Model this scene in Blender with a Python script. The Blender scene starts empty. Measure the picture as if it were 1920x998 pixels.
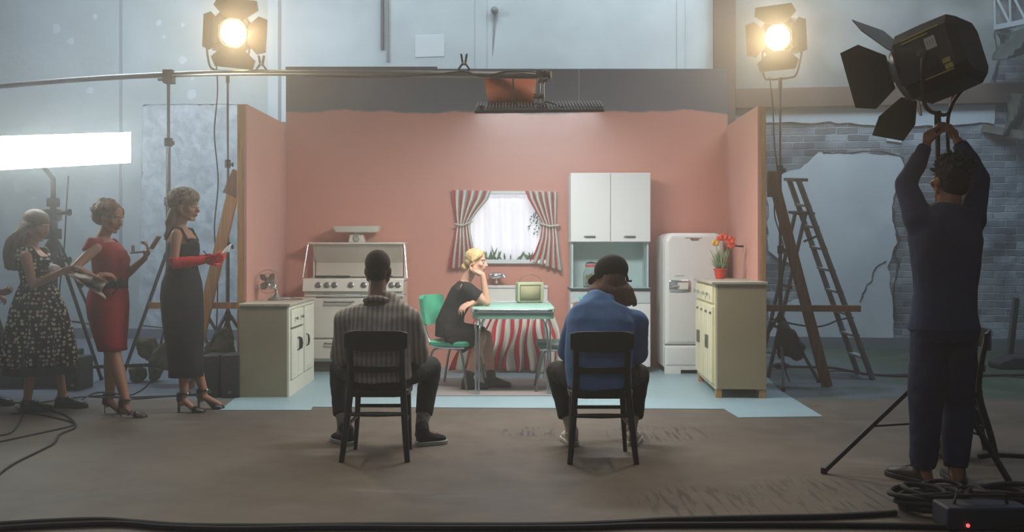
import bpy, math, random
from mathutils import Vector, Matrix, noise
random.seed(7)
C = bpy.context.scene.collection
SC = bpy.context.scene
PI = math.pi
F = 1700.0; HZ = 470.0; CH = 1.2
# ---------------------------------------------------------------- camera, world, lights, exposure
cam = bpy.data.cameras.new('camera'); camo = bpy.data.objects.new('camera', cam); C.objects.link(camo)
cam.sensor_width = 36.0; cam.lens = 36.0*F/1920.0; cam.shift_y = -(499.0-HZ)/1920.0
camo.location = (0, 0, CH); camo.rotation_euler = (PI/2, 0, 0); cam.clip_end = 100
SC.camera = camo
SC.view_settings.view_transform = 'Standard'; SC.view_settings.look = 'None'
SC.view_settings.gamma = 1; SC.view_settings.use_curve_mapping = False
SC.view_settings.exposure = 0.0
SC.cycles.use_denoising = True
SC.cycles.max_bounces = 6; SC.cycles.volume_bounces = 0
SC.cycles.sample_clamp_indirect = 3.0
SC.cycles.use_light_tree = True
world = bpy.data.worlds.new('world'); SC.world = world; world.use_nodes = True
bg = world.node_tree.nodes['Background']; bg.inputs[0].default_value = (0.50, 0.60, 0.85, 1); bg.inputs[1].default_value = 0.085

def area(name, loc, target, sx, sy, power, col, spread=PI):
    l = bpy.data.lights.new(name, 'AREA'); l.shape = 'RECTANGLE'; l.size = sx; l.size_y = sy
    l.energy = power; l.color = col; l.spread = spread
    o = bpy.data.objects.new(name, l); C.objects.link(o); o.location = loc
    o.rotation_euler = (Vector(target)-Vector(loc)).to_track_quat('-Z', 'Y').to_euler()
    return o
area('skylight', (0.9, 9.7, 6.0), (0.9, 11.7, 3.2), 5.0, 1.0, 135, (0.86, 0.94, 1.0))
area('wall_fill_left', (-4.6, 9.3, 5.0), (-4.5, 12.3, 0.6), 3.0, 1.2, 210, (0.74, 0.86, 1.0))  # added cool fill for the lower left back wall, not a roof window
area('wall_fill_right', (3.9, 8.3, 4.9), (3.8, 11.2, 0.4), 2.4, 1.2, 118, (0.70, 0.85, 1.0))  # added cool fill aimed low on the right back wall, no opening above
area('hall_top_light', (-0.5, 5.7, 5.3), (-0.5, 5.2, 0), 3.0, 0.8, 23, (1.0, 0.93, 0.82), math.radians(100))
area('house_fill', (-1.0, 0.6, 3.6), (-0.2, 5.2, 0.8), 2.5, 1.5, 18, (0.82, 0.90, 1.0))
area('set_top_fill', (0.0, 6.3, 4.2), (0.0, 9.2, 1.3), 3.6, 0.8, 10, (1.0, 0.93, 0.84))  # added overhead fill for the set, no visible fixture
area('panel_light', (0.195, 6.92, 2.258), (0.195, 6.92+0.285, 2.258-0.96), 0.93, 0.27, 70, (0.97, 0.99, 1.0))

# ---------------------------------------------------------------- colours and materials
def lin(c):
    c = c/255.0
    return c/12.92 if c <= 0.04045 else ((c+0.055)/1.055)**2.4
def rgb(h):
    if isinstance(h, str):
        h = h.lstrip('#'); h = tuple(int(h[i:i+2], 16) for i in (0, 2, 4))
    return (lin(h[0]), lin(h[1]), lin(h[2]), 1.0)
MATS = {}
def mat(name, col, rough=0.6, metal=0.0, var=0.0, vscale=6.0, bump=0.0, bscale=30.0, col2=None, spec=0.5,
        emit=None, estr=0.0, stretch=None, coat=0.0):
    if name in MATS: return MATS[name]
    m = bpy.data.materials.new(name); m.use_nodes = True; nt = m.node_tree; N = nt.nodes; L = nt.links
    b = N['Principled BSDF']; c = rgb(col)
    b.inputs['Base Color'].default_value = c; b.inputs['Roughness'].default_value = rough
    b.inputs['Metallic'].default_value = metal; b.inputs['Specular IOR Level'].default_value = spec
    b.inputs['Coat Weight'].default_value = coat
    tc = N.new('ShaderNodeTexCoord'); mp = N.new('ShaderNodeMapping'); L.new(tc.outputs['Object'], mp.inputs[0])
    if stretch: mp.inputs['Scale'].default_value = stretch
    if var > 0 or col2:
        n = N.new('ShaderNodeTexNoise'); n.inputs['Scale'].default_value = vscale; n.inputs['Detail'].default_value = 5
        L.new(mp.outputs[0], n.inputs['Vector'])
        r = N.new('ShaderNodeValToRGB'); L.new(n.outputs['Fac'], r.inputs[0])
        r.color_ramp.elements[0].position = 0.35; r.color_ramp.elements[1].position = 0.65
        d = rgb(col2) if col2 else tuple(x*(1-var) for x in c[:3])+(1,)
        r.color_ramp.elements[0].color = d; r.color_ramp.elements[1].color = c if col2 else tuple(min(1, x*(1+var*0.6)) for x in c[:3])+(1,)
        L.new(r.outputs[0], b.inputs['Base Color'])
    if bump > 0:
        n2 = N.new('ShaderNodeTexNoise'); n2.inputs['Scale'].default_value = bscale; n2.inputs['Detail'].default_value = 6
        L.new(mp.outputs[0], n2.inputs['Vector'])
        bp = N.new('ShaderNodeBump'); bp.inputs['Strength'].default_value = bump; bp.inputs['Distance'].default_value = 0.01
        L.new(n2.outputs['Fac'], bp.inputs['Height']); L.new(bp.outputs[0], b.inputs['Normal'])
    if emit:
        b.inputs['Emission Color'].default_value = rgb(emit); b.inputs['Emission Strength'].default_value = estr
    m['b'] = 1
    MATS[name] = m
    return m
def stripes(name, ca, cb, n, axis='UV', duty=0.5, rough=0.85, soft=0.02, cc=None, bump=0.0):
    if name in MATS: return MATS[name]
    m = bpy.data.materials.new(name); m.use_nodes = True; nt = m.node_tree; N = nt.nodes; L = nt.links
    b = N['Principled BSDF']; b.inputs['Roughness'].default_value = rough; b.inputs['Specular IOR Level'].default_value = 0.2
    tc = N.new('ShaderNodeTexCoord'); sx = N.new('ShaderNodeSeparateXYZ')
    L.new(tc.outputs['UV' if axis == 'UV' else 'Object'], sx.inputs[0])
    mu = N.new('ShaderNodeMath'); mu.operation = 'MULTIPLY'; mu.inputs[1].default_value = n; L.new(sx.outputs[0], mu.inputs[0])
    fr = N.new('ShaderNodeMath'); fr.operation = 'FRACT'; L.new(mu.outputs[0], fr.inputs[0])
    r = N.new('ShaderNodeValToRGB'); L.new(fr.outputs[0], r.inputs[0]); r.color_ramp.interpolation = 'CONSTANT'
    e = r.color_ramp.elements; e[0].color = rgb(ca); e[1].position = duty; e[1].color = rgb(cb)
    if cc:
        k = e.new(min(0.98, duty+(1-duty)*0.62)); k.color = rgb(cc)
    L.new(r.outputs[0], b.inputs['Base Color'])
    MATS[name] = m; return m

# ---------------------------------------------------------------- mesh helpers
class MB:
    def __init__(s): s.v = []; s.f = []; s.uv = {}
    def add(s, vs, fs):
        o = len(s.v); s.v += [Vector(v) for v in vs]; s.f += [tuple(i+o for i in f) for f in fs]; return s
    def box(s, c, d, R=None):
        hx, hy, hz = d[0]/2, d[1]/2, d[2]/2; vs = []
        for z in (-hz, hz):
            for x, y in ((-hx, -hy), (hx, -hy), (hx, hy), (-hx, hy)):
                p = Vector((x, y, z)); vs.append((R @ p if R else p)+Vector(c))
        return s.add(vs, [(3, 2, 1, 0), (4, 5, 6, 7), (0, 1, 5, 4), (1, 2, 6, 5), (2, 3, 7, 6), (3, 0, 4, 7)])
    def bb(s, x0, x1, y0, y1, z0, z1): return s.box(((x0+x1)/2, (y0+y1)/2, (z0+z1)/2), (abs(x1-x0), abs(y1-y0), abs(z1-z0)))
    def beam(s, a, b, w, h, up=(0, 0, 1)):
        a = Vector(a); b = Vector(b); d = (b-a); l = d.length; d.normalize(); u = Vector(up)
        if abs(d.dot(u)) > 0.98: u = Vector((0, 1, 0))
        x = d.cross(u).normalized(); z = x.cross(d).normalized()
        return s.box((a+b)/2, (w, l, h), Matrix((x, d, z)).transposed())
    def loft(s, rings, caps=True, closed=True):
        n = len(rings[0]); vs = [p for r in rings for p in r]; fs = []
        for i in range(len(rings)-1):
            for j in range(n if closed else n-1):
                k = (j+1) % n; fs.append((i*n+j, i*n+k, (i+1)*n+k, (i+1)*n+j))
        if caps: fs.append(tuple(reversed(range(n)))); fs.append(tuple(range((len(rings)-1)*n, len(rings)*n)))
        return s.add(vs, fs)
    def tube(s, pts, r, n=10, caps=True, loop=False, flat=1.0, side=None):
        pts = [Vector(p) for p in pts]; m = len(pts); rs = r if isinstance(r, (list, tuple)) else [r]*m
        rings = []; prev = None
        for i in range(m):
            if loop: t = pts[(i+1) % m]-pts[i-1]
            else: t = pts[min(i+1, m-1)]-pts[max(i-1, 0)]
            if t.length < 1e-9: t = Vector((0, 0, 1))
            t.normalize()
            if prev is None:
                u = Vector(side) if side else (Vector((0, 0, 1)) if abs(t.z) < 0.9 else Vector((0, 1, 0)))
                if side: x = (u-t*u.dot(t)).normalized()
                else: x = t.cross(u).normalized()
            else:
                x = (prev-t*prev.dot(t)); x = x.normalized() if x.length > 1e-6 else t.orthogonal().normalized()
            prev = x; y = t.cross(x)
            rings.append([pts[i]+x*math.cos(a)*rs[i]+y*math.sin(a)*rs[i]*flat for a in [2*PI*k/n for k in range(n)]])
        if loop: rings.append(rings[0]); return s.loft(rings, caps=False)
        return s.loft(rings, caps)
    def lathe(s, prof, c, axis=(0, 0, 1), n=24, caps=True):
        a = Vector(axis).normalized(); x = a.orthogonal().normalized(); y = a.cross(x); c = Vector(c)
        return s.loft([[c+a*h+x*math.cos(t)*r+y*math.sin(t)*r for t in [2*PI*k/n for k in range(n)]] for r, h in prof], caps)
    def ell(s, c, r, R=None, n=16, m=10):
        c = Vector(c); vs = []; fs = []
        for i in range(1, m):
            ph = PI*i/m
            for j in range(n):
                t = 2*PI*j/n; p = Vector((r[0]*math.sin(ph)*math.cos(t), r[1]*math.sin(ph)*math.sin(t), -r[2]*math.cos(ph)))
                vs.append(c+(R @ p if R else p))
        t0 = Vector((0, 0, -r[2])); t1 = Vector((0, 0, r[2])); vs.append(c+(R @ t0 if R else t0)); vs.append(c+(R @ t1 if R else t1))
        b0 = len(vs)-2; b1 = len(vs)-1
        for i in range(m-2):
            for j in range(n):
                k = (j+1) % n; fs.append((i*n+j, i*n+k, (i+1)*n+k, (i+1)*n+j))
        for j in range(n):
            k = (j+1) % n; fs.append((b0, k, j)); fs.append((b1, (m-2)*n+j, (m-2)*n+k))
        return s.add(vs, fs)
    def cone(s, a, b, ra, rb, n=14):            # round cone: both ends hemispherical
        a = Vector(a); b = Vector(b); d = b-a; l = d.length
        if l < 1e-6: return s.ell(a, (ra, ra, ra))
        d.normalize(); pr = []
        for k in range(1, 5): t = PI/2*k/4; pr.append((ra*math.sin(t), -ra*math.cos(t)))
        for k in range(0, 4): t = PI/2*k/4; pr.append((rb*math.cos(t), l+rb*math.sin(t)))
        pr = [(ra*0.1, -ra)]+pr+[(rb*0.1, l+rb)]
        return s.lathe(pr, a, d, n)
    def prism(s, poly, vec):                    # poly: 3D points; vec: extrusion
        n = len(poly); v = Vector(vec); P = [Vector(p) for p in poly]
        return s.add(P+[p+v for p in P], [tuple(reversed(range(n))), tuple(range(n, 2*n))]+[(i, (i+1) % n, (i+1) % n+n, i+n) for i in range(n)])
    def grid(s, nu, nv, fn):
        o = len(s.v); vs = []
        for j in range(nv+1):
            for i in range(nu+1):
                u = i/nu; v = j/nv; vs.append(fn(u, v)); s.uv[o+j*(nu+1)+i] = (u, v)
        return s.add(vs, [(j*(nu+1)+i, j*(nu+1)+i+1, (j+1)*(nu+1)+i+1, (j+1)*(nu+1)+i) for j in range(nv) for i in range(nu)])
    def xf(s, M):
        s.v = [M @ v for v in s.v]; return s
ORG = {}
def mesh_of(mb, org, smooth=True, ang=40):
    me = bpy.data.meshes.new('m'); me.from_pydata([tuple(v-org) for v in mb.v], [], mb.f)
    if mb.uv:
        uvl = me.uv_layers.new(name='UVMap')
        for lp in me.loops: uvl.data[lp.index].uv = mb.uv.get(lp.vertex_index, (0, 0))
    me.validate(); me.update()
    import bmesh as _b
    bm = _b.new(); bm.from_mesh(me); _b.ops.recalc_face_normals(bm, faces=bm.faces); bm.to_mesh(me); bm.free()
    if smooth:
        me.shade_smooth(); 
        try: me.set_sharp_from_angle(angle=math.radians(ang))
        except Exception: pass
    return me
def tag(o, label=None, cat=None, group=None, kind=None):
    if label: o['label'] = label
    if cat: o['category'] = cat
    if group: o['group'] = group
    if kind: o['kind'] = kind
    return o
def thing(name, label, cat, loc=(0, 0, 0), group=None, rz=0, local=False):
    o = bpy.data.objects.new(name, None); C.objects.link(o); o.location = loc; o.rotation_euler = (0, 0, rz)
    o.empty_display_size = 0.1
    ORG[o.name] = Vector((0, 0, 0)) if local else Vector(loc)
    return tag(o, label, cat, group)
def part(name, mb, m, parent=None, label=None, bevel=0, smooth=True, solid=0, sub=0, ang=40):
    if parent is None:
        xs = [v.x for v in mb.v]; ys = [v.y for v in mb.v]; zs = [v.z for v in mb.v]
        org = Vector(((min(xs)+max(xs))/2, (min(ys)+max(ys))/2, min(zs)))
    else: org = ORG[parent.name]
    me = mesh_of(mb, org, smooth, ang); me.materials.append(m)
    o = bpy.data.objects.new(name, me); C.objects.link(o)
    if parent is None: o.location = org
    else: o.parent = parent
    ORG[o.name] = org
    if solid:
        md = o.modifiers.new('s', 'SOLIDIFY'); md.thickness = solid; md.offset = 0
    if bevel:
        md = o.modifiers.new('b', 'BEVEL'); md.width = bevel; md.segments = 2; md.limit_method = 'ANGLE'; md.angle_limit = math.radians(50)
    if sub:
        md = o.modifiers.new('u', 'SUBSURF'); md.levels = sub; md.render_levels = sub
    if label: o['label'] = label
    return o
def top(name, mb, m, label, cat, group=None, **k): return tag(part(name, mb, m, None, **k), label, cat, group)
def struct(name, mb, m, **k): return tag(part(name, mb, m, None, **k), kind='structure')
def copy_tree(o, parent=None):
    c = o.copy(); C.objects.link(c); ORG[c.name] = ORG.get(o.name, Vector((0, 0, 0)))
    if parent: c.parent = parent
    for ch in [x for x in bpy.data.objects if x.parent == o]: copy_tree(ch, c)
    return c
def W(px, py, D): return Vector(((px-960.0)*D/F, D, CH-(py-HZ)*D/F))
def G(px, py, dz=0.0):
    D = (CH-dz)*F/(py-HZ); return Vector(((px-960.0)*D/F, D, dz))
def smooth_path(pts, k=6):
    pts = [Vector(p) for p in pts]; out = []
    for i in range(len(pts)-1):
        p0 = pts[max(i-1, 0)]; p1 = pts[i]; p2 = pts[i+1]; p3 = pts[min(i+2, len(pts)-1)]
        for j in range(k):
            t = j/k; out.append(0.5*((2*p1)+(p2-p0)*t+(2*p0-5*p1+4*p2-p3)*t*t+(3*p1-p0-3*p2+p3)*t*t*t))
    out.append(pts[-1]); return out

M_steel = mat('brushed_steel', '#8d8d88', 0.35, 0.9)
M_chrome = mat('chrome', '#dfe1e2', 0.24, 1.0)
M_black = mat('black_metal', '#1c1c20', 0.5, 0.0, spec=0.4)
M_blackp = mat('black_plastic', '#202127', 0.55)
M_rubber = mat('black_rubber', '#18181b', 0.7)
M_cream = mat('cream_paint', '#d9d2b4', 0.55, var=0.06, vscale=3, bump=0.05)
M_enamel = mat('white_enamel', '#e4e4de', 0.28, var=0.02, vscale=2, coat=0.3)
M_white = mat('white_laminate', '#dfe2de', 0.4)
M_pine = mat('pine_wood', '#b98a5c', 0.65, var=0.25, vscale=5, stretch=(8, 8, 0.8), bump=0.1)
M_brownwood = mat('brown_wood', '#7b5238', 0.7, var=0.3, vscale=5, stretch=(8, 8, 0.8), bump=0.1)
M_darkwood = mat('dark_stained_wood', '#1a1714', 0.38, var=0.3, vscale=8, stretch=(6, 6, 1))
# ---------------------------------------------------------------- building shell
def floor_mat():
    m = bpy.data.materials.new('worn_concrete'); m.use_nodes = True; nt = m.node_tree; N = nt.nodes; L = nt.links
    b = N['Principled BSDF']; b.inputs['Roughness'].default_value = 0.62; b.inputs['Specular IOR Level'].default_value = 0.35
    g = N.new('ShaderNodeNewGeometry'); sp = N.new('ShaderNodeSeparateXYZ'); L.new(g.outputs['Position'], sp.inputs[0])
    def nz(scale, det=6, st=None, dist=0.0):
        n = N.new('ShaderNodeTexNoise'); n.inputs['Scale'].default_value = scale; n.inputs['Detail'].default_value = det
        n.inputs['Distortion'].default_value = dist
        if st:
            mp = N.new('ShaderNodeMapping'); mp.inputs['Scale'].default_value = st; mp.inputs['Rotation'].default_value = (0, 0, 0.2)
            L.new(g.outputs['Position'], mp.inputs[0]); L.new(mp.outputs[0], n.inputs['Vector'])
        else: L.new(g.outputs['Position'], n.inputs['Vector'])
        return n.outputs['Fac']
    def ramp(f, p0, c0, p1, c1):
        r = N.new('ShaderNodeValToRGB'); L.new(f, r.inputs[0]); e = r.color_ramp.elements
        e[0].position = p0; e[0].color = c0; e[1].position = p1; e[1].color = c1; return r.outputs[0]
    def mix(f, a, bb, mode='MIX'):
        x = N.new('ShaderNodeMix'); x.data_type = 'RGBA'; x.blend_type = mode
        if hasattr(f, 'is_linked'): L.new(f, x.inputs['Factor'])
        else: x.inputs['Factor'].default_value = f
        for s, v in ((6, a), (7, bb)):
            if hasattr(v, 'is_linked'): L.new(v, x.inputs[s])
            else: x.inputs[s].default_value = v
        return x.outputs[2]
    def sstep(val, a, c):
        mr = N.new('ShaderNodeMapRange'); mr.interpolation_type = 'SMOOTHSTEP'; L.new(val, mr.inputs[0])
        mr.inputs[1].default_value = a; mr.inputs[2].default_value = c; return mr.outputs[0]
    def mth(op, a, c):
        x = N.new('ShaderNodeMath'); x.operation = op
        for i, v in enumerate((a, c)):
            if hasattr(v, 'is_linked'): L.new(v, x.inputs[i])
            else: x.inputs[i].default_value = v
        return x.outputs[0]
    base = ramp(nz(0.8, 8, (0.6, 1.6, 1)), 0.3, rgb('#50463b'), 0.7, rgb('#62564a'))
    base = mix(ramp(nz(5, 8), 0.35, (0, 0, 0, 1), 0.8, (0.5, 0.5, 0.5, 1)), base, rgb('#70695e'))
    pale = sstep(nz(1.3, 6, (0.5, 2, 1), 1.0), 0.60, 0.78)
    base = mix(mth('MULTIPLY', pale, 0.5), base, rgb('#85857c'))
    # dark scuffs, two clusters in front of the set and one by the sheet
    def blob(x, y, rx, ry):
        dx = mth('DIVIDE', mth('SUBTRACT', sp.outputs[0], x), rx); dy = mth('DIVIDE', mth('SUBTRACT', sp.outputs[1], y), ry)
        d = mth('ADD', mth('MULTIPLY', dx, dx), mth('MULTIPLY', dy, dy)); return sstep(d, 1.0, 0.25)
    reg = mth('MAXIMUM', mth('MAXIMUM', blob(0.93, 4.32, 0.42, 0.35), blob(0.95, 5.95, 0.42, 0.30)), mth('MAXIMUM', blob(1.55, 4.45, 0.45, 0.4), blob(0.12, 6.0, 0.25, 0.2)))
    mp = N.new('ShaderNodeMapping'); mp.inputs['Scale'].default_value = (26, 3.0, 1); mp.inputs['Rotation'].default_value = (0, 0, 0.18)
    L.new(g.outputs['Position'], mp.inputs[0]); sn = N.new('ShaderNodeTexNoise'); sn.inputs['Scale'].default_value = 1.2; sn.inputs['Detail'].default_value = 4
    L.new(mp.outputs[0], sn.inputs['Vector'])
    sc_ = mth('MULTIPLY', sstep(sn.outputs['Fac'], 0.50, 0.60), reg)
    base = mix(mth('MULTIPLY', sc_, 0.92), base, rgb('#302f2d'))
    # the back of the hall: blue-grey cast of the cool light painted in, green patch on the right side
    yy = mth('ADD', sp.outputs[1], mth('MULTIPLY', nz(1.5, 4), 0.5))
    back = sstep(yy, 7.35, 7.75); green = mth('MULTIPLY', sstep(sp.outputs[0], 3.0, 4.2), 1.0)
    gcol = mix(green, rgb('#59636b'), rgb('#38483a'))
    gmix = mix(sstep(nz(2.0, 5), 0.45, 0.6), gcol, rgb('#445446'))
    gm = mix(mth('MULTIPLY', sstep(sp.outputs[0], 1.9, 2.6), 1.0), rgb('#66707a'), gmix)
    base = mix(back, base, gm)
    L.new(base, b.inputs['Base Color'])
    bp = N.new('ShaderNodeBump'); bp.inputs['Strength'].default_value = 0.15; bp.inputs['Distance'].default_value = 0.01
    L.new(nz(12, 8), bp.inputs['Height']); L.new(bp.outputs[0], b.inputs['Normal'])
    return m
struct('floor', MB().bb(-9, 9, -1, 14, -0.2, 0), floor_mat(), smooth=False)

D0 = 11.66; SL = 0.134; NRM = math.sqrt(1+SL*SL); TH = -math.atan(SL)
def wl(px, py):
    u = (px-960)/F; D = D0/(1+SL*u); X = u*D
    return X*NRM, CH-(py-HZ)*D/F
def wall_obj(name, mb, m, parent=None, kind=True, label=None, **k):
    o = part(name, mb, m, parent, **k) if parent else part(name, mb, m, WALLROOT, **k)
    return o
def wall_mat(name, ca, cb, brick=False, bump=0.4, sc=2.0, mort='#8f9ba3'):
    m = bpy.data.materials.new(name); m.use_nodes = True; nt = m.node_tree; N = nt.nodes; L = nt.links
    b = N['Principled BSDF']; b.inputs['Roughness'].default_value = 0.8; b.inputs['Specular IOR Level'].default_value = 0.25
    tc = N.new('ShaderNodeTexCoord'); n = N.new('ShaderNodeTexNoise'); n.inputs['Scale'].default_value = sc; n.inputs['Detail'].default_value = 8
    n.inputs['Distortion'].default_value = 0.6; L.new(tc.outputs['Object'], n.inputs['Vector'])
    r = N.new('ShaderNodeValToRGB'); L.new(n.outputs['Fac'], r.inputs[0]); e = r.color_ramp.elements
    e[0].position = 0.38; e[0].color = rgb(ca); e[1].position = 0.62; e[1].color = rgb(cb)
    bp = N.new('ShaderNodeBump'); bp.inputs['Strength'].default_value = bump; bp.inputs['Distance'].default_value = 0.02
    n2 = N.new('ShaderNodeTexNoise'); n2.inputs['Scale'].default_value = 9; n2.inputs['Detail'].default_value = 9; L.new(tc.outputs['Object'], n2.inputs['Vector'])
    if brick:
        sp = N.new('ShaderNodeSeparateXYZ'); L.new(tc.outputs['Object'], sp.inputs[0]); cb_ = N.new('ShaderNodeCombineXYZ')
        L.new(sp.outputs[0], cb_.inputs[0]); L.new(sp.outputs[2], cb_.inputs[1])
        va = N.new('ShaderNodeVectorMath'); va.operation = 'MULTIPLY_ADD'; L.new(n2.outputs['Color'], va.inputs[0])
        va.inputs[1].default_value = (0.03, 0.03, 0); L.new(cb_.outputs[0], va.inputs[2])
        bt = N.new('ShaderNodeTexBrick'); bt.inputs['Scale'].default_value = 1; bt.inputs['Brick Width'].default_value = 0.26
        bt.inputs['Row Height'].default_value = 0.088; bt.inputs['Mortar Size'].default_value = 0.009; bt.inputs['Mortar Smooth'].default_value = 0.6
        bt.inputs['Color1'].default_value = (1.05, 1.05, 1.05, 1); bt.inputs['Color2'].default_value = (0.45, 0.45, 0.45, 1); bt.inputs['Mortar'].default_value = (1.25, 1.25, 1.25, 1)
        L.new(va.outputs[0], bt.inputs['Vector'])
        mx = N.new('ShaderNodeMix'); mx.data_type = 'RGBA'; mx.blend_type = 'MULTIPLY'; mx.inputs['Factor'].default_value = 1
        L.new(r.outputs[0], mx.inputs[6]); L.new(bt.outputs['Color'], mx.inputs[7]); L.new(mx.outputs[2], b.inputs['Base Color'])
        ma = N.new('ShaderNodeMath'); ma.operation = 'MULTIPLY_ADD'; L.new(bt.outputs['Fac'], ma.inputs[0]); ma.inputs[1].default_value = -1.0
        L.new(n2.outputs['Fac'], ma.inputs[2]); L.new(ma.outputs[0], bp.inputs['Height']); bp.inputs['Strength'].default_value = 0.9
    else:
        L.new(r.outputs[0], b.inputs['Base Color']); L.new(n2.outputs['Fac'], bp.inputs['Height'])
    L.new(bp.outputs[0], b.inputs['Normal']); return m
M_brick = wall_mat('painted_brick', '#66727b', '#98a5ac', True)
M_plaster = wall_mat('pale_plaster', '#a9b7bd', '#b7c5ca', bump=0.15, sc=1.2)
M_rough = wall_mat('mottled_plaster', '#98a5aa', '#b9c5c9', bump=0.8, sc=6.0)
M_block = wall_mat('painted_blockwork', '#b2bfc2', '#bfccce', bump=0.12, sc=1.5)
M_grey = wall_mat('grey_green_plaster', '#9aa8a6', '#a5b2b3', bump=0.3, sc=1.0)
wb = MB().bb(-11, 8.5, 0, 0.35, 0, 7)
wallb = part('wall_back', wb, M_brick, None, smooth=False)
wallb['kind'] = 'structure'
wallb.location = (0, D0, 0); wallb.data.transform(Matrix.Translation(Vector((-1.25, 0.175, 0))))
wallb.rotation_euler = (0, 0, TH); ORG[wallb.name] = Vector((0, 0, 0))
def jag(pts, amp=0.03, step=0.07):
    out = []
    for i in range(len(pts)):
        a = Vector((*pts[i], 0)); b = Vector((*pts[(i+1) % len(pts)], 0)); n = max(1, int((b-a).length/step))
        for k in range(n):
            p = a.lerp(b, k/n); q = noise.noise_vector(p*6.0)*amp+noise.noise_vector(p*17.0)*amp*0.6
            out.append((p.x+q.x, p.y+q.y))
    return out
def patch(name, pxs, m, t=0.03, amp=0.03, y0=0.0):
    poly = jag([wl(*p) for p in pxs], amp) if amp else [wl(*p) for p in pxs]
    mb = MB().prism([(x, y0, z) for x, z in poly], (0, -t, 0))
    return part(name, mb, m, wallb, smooth=False)
patch('plaster', [(-250, -450), (1350, -450), (1350, 300), (460, 300), (445, 196), (270, 196), (262, 560), (300, 637), (-250, 632)], M_grey, 0.03, 0.012)
patch('plaster', [(505, -400), (1340, -400), (1340, 230), (505, 230)], M_block, 0.05, 0.0)
patch('plaster', [(262, 196), (330, 190), (400, 199), (460, 192), (470, 640), (300, 637), (262, 560), (250, 430), (270, 330)], M_rough, 0.02, 0.07)
patch('plaster', [(1350, -450), (1960, -450), (1885, 60), (1850, 172), (1350, 172)], wall_mat('dim_grey_plaster', '#6f7775', '#8a9190', bump=0.3, sc=1.3), 0.03, 0.02)
patch('plaster', [(1350, 184), (1868, 184), (1862, 232), (1700, 238), (1545, 230), (1350, 232)], M_plaster, 0.035, 0.02)
patch('plaster', [(1535, 287), (1685, 290), (1697, 320), (1682, 345), (1672, 400), (1680, 450), (1664, 500), (1672, 560), (1676, 640), (1440, 652), (1440, 585), (1500, 560), (1490, 500), (1440, 470), (1440, 330), (1500, 315)], M_plaster, 0.03, 0.035)
patch('plaster', [(1660, 236), (1692, 240), (1688, 268), (1662, 266)], M_plaster, 0.03, 0.02)
# cracks and the torn plaster edge
M_crack = mat('crack_dark', '#2a2f35', 0.9)
def wallpt(px, py, off): s_, z = wl(px, py); return Vector((s_, -off, z))
for pts, r in ([[(1660, 488), (1640, 505), (1632, 525), (1622, 540), (1612, 565)], 0.008], [[(1680, 350), (1673, 380), (1676, 420), (1684, 452), (1676, 470), (1683, 500), (1674, 540), (1680, 600)], 0.013],
               [[(1540, 288), (1600, 286), (1680, 290), (1694, 312), (1697, 330)], 0.009], [[(1862, 60), (1870, 110), (1864, 140), (1866, 175)], 0.012]):
    pp = smooth_path([wallpt(*p, 0.034) for p in pts], 5); pp = [p+Vector((random.uniform(-1, 1), 0, random.uniform(-1, 1)))*0.012 for p in pp]
    part('crack', MB().tube(pp, [r*random.uniform(0.4, 1.3) for _ in pp], 6), M_crack, wallb)
def wbox(name, px0, py0, px1, py1, t, m, par=None):
    a = wl(px0, py0); b = wl(px1, py1)
    return part(name, MB().bb(a[0], b[0], -t, 0.0, b[1], a[1]), m, par or wallb, bevel=0.006)
M_pillar = mat('rust_brown_paint', '#513f35', 0.7, var=0.25, vscale=2, bump=0.2)
wbox('pillar', 1336, -450, 1376, 300, 0.22, M_pillar)
wbox('beam', 1376, 171, 2500, 184, 0.16, M_pillar)
wbox('plaster_ridge', 892, -400, 914, 200, 0.065, M_block)
wbox('plaster_ridge', 1268, -400, 1284, 200, 0.065, M_block)
wbox('paper_notice', 780, 68, 835, 108, 0.06, mat('pale_patch_paint', '#ccd7d9', 0.7))
wbox('pipe', 717, -400, 722, 95, 0.09, mat('dark_conduit', '#4c5257', 0.5))
wbox('pipe', 728, -400, 731, 118, 0.09, mat('grey_conduit', '#7f898d', 0.5))
wbox('seam', 226, -400, 232, 560, 0.036, mat('seam_grey', '#7a868d', 0.8))
wbox('seam', 524, -400, 530, 300, 0.056, mat('seam_grey', '#7a868d', 0.8))
M_bokeh = mat('pale_bokeh', '#b7c3c8', 0.8)  # pale discs put in for blurred light spots of floating dust
for px, py, r in ((108, 55, 10), (135, 78, 7), (181, 32, 6), (300, 44, 7), (345, 114, 9), (362, 178, 11), (172, 170, 8), (345, 48, 5), (310, 70, 4), (363, 148, 4)):
    c = wallpt(px, py, 0.03); R = r*0.0068
    part('bokeh_spot', MB().prism([c+Vector((math.cos(t)*R*random.uniform(0.75, 1.1), 0, math.sin(t)*R*random.uniform(0.75, 1.1))) for t in [2*PI*k/12 for k in range(12)]], (0, -0.004, 0)), M_bokeh, wallb)
part('skirting', MB().bb(-11, 8.4, -0.05, 0, 0, 0.14), mat('slate_skirting', '#5f6a73', 0.7), wallb)
lamp_c = wallpt(930, 24, 0.12)
part('wall_bracket', MB().ell(lamp_c, (0.05, 0.08, 0.05)).tube([lamp_c+Vector((0, 0.05, 0)), lamp_c+Vector((-0.06, 0.1, -0.9))], 0.012), mat('grey_conduit', '#7f898d'), wallb)

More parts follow.
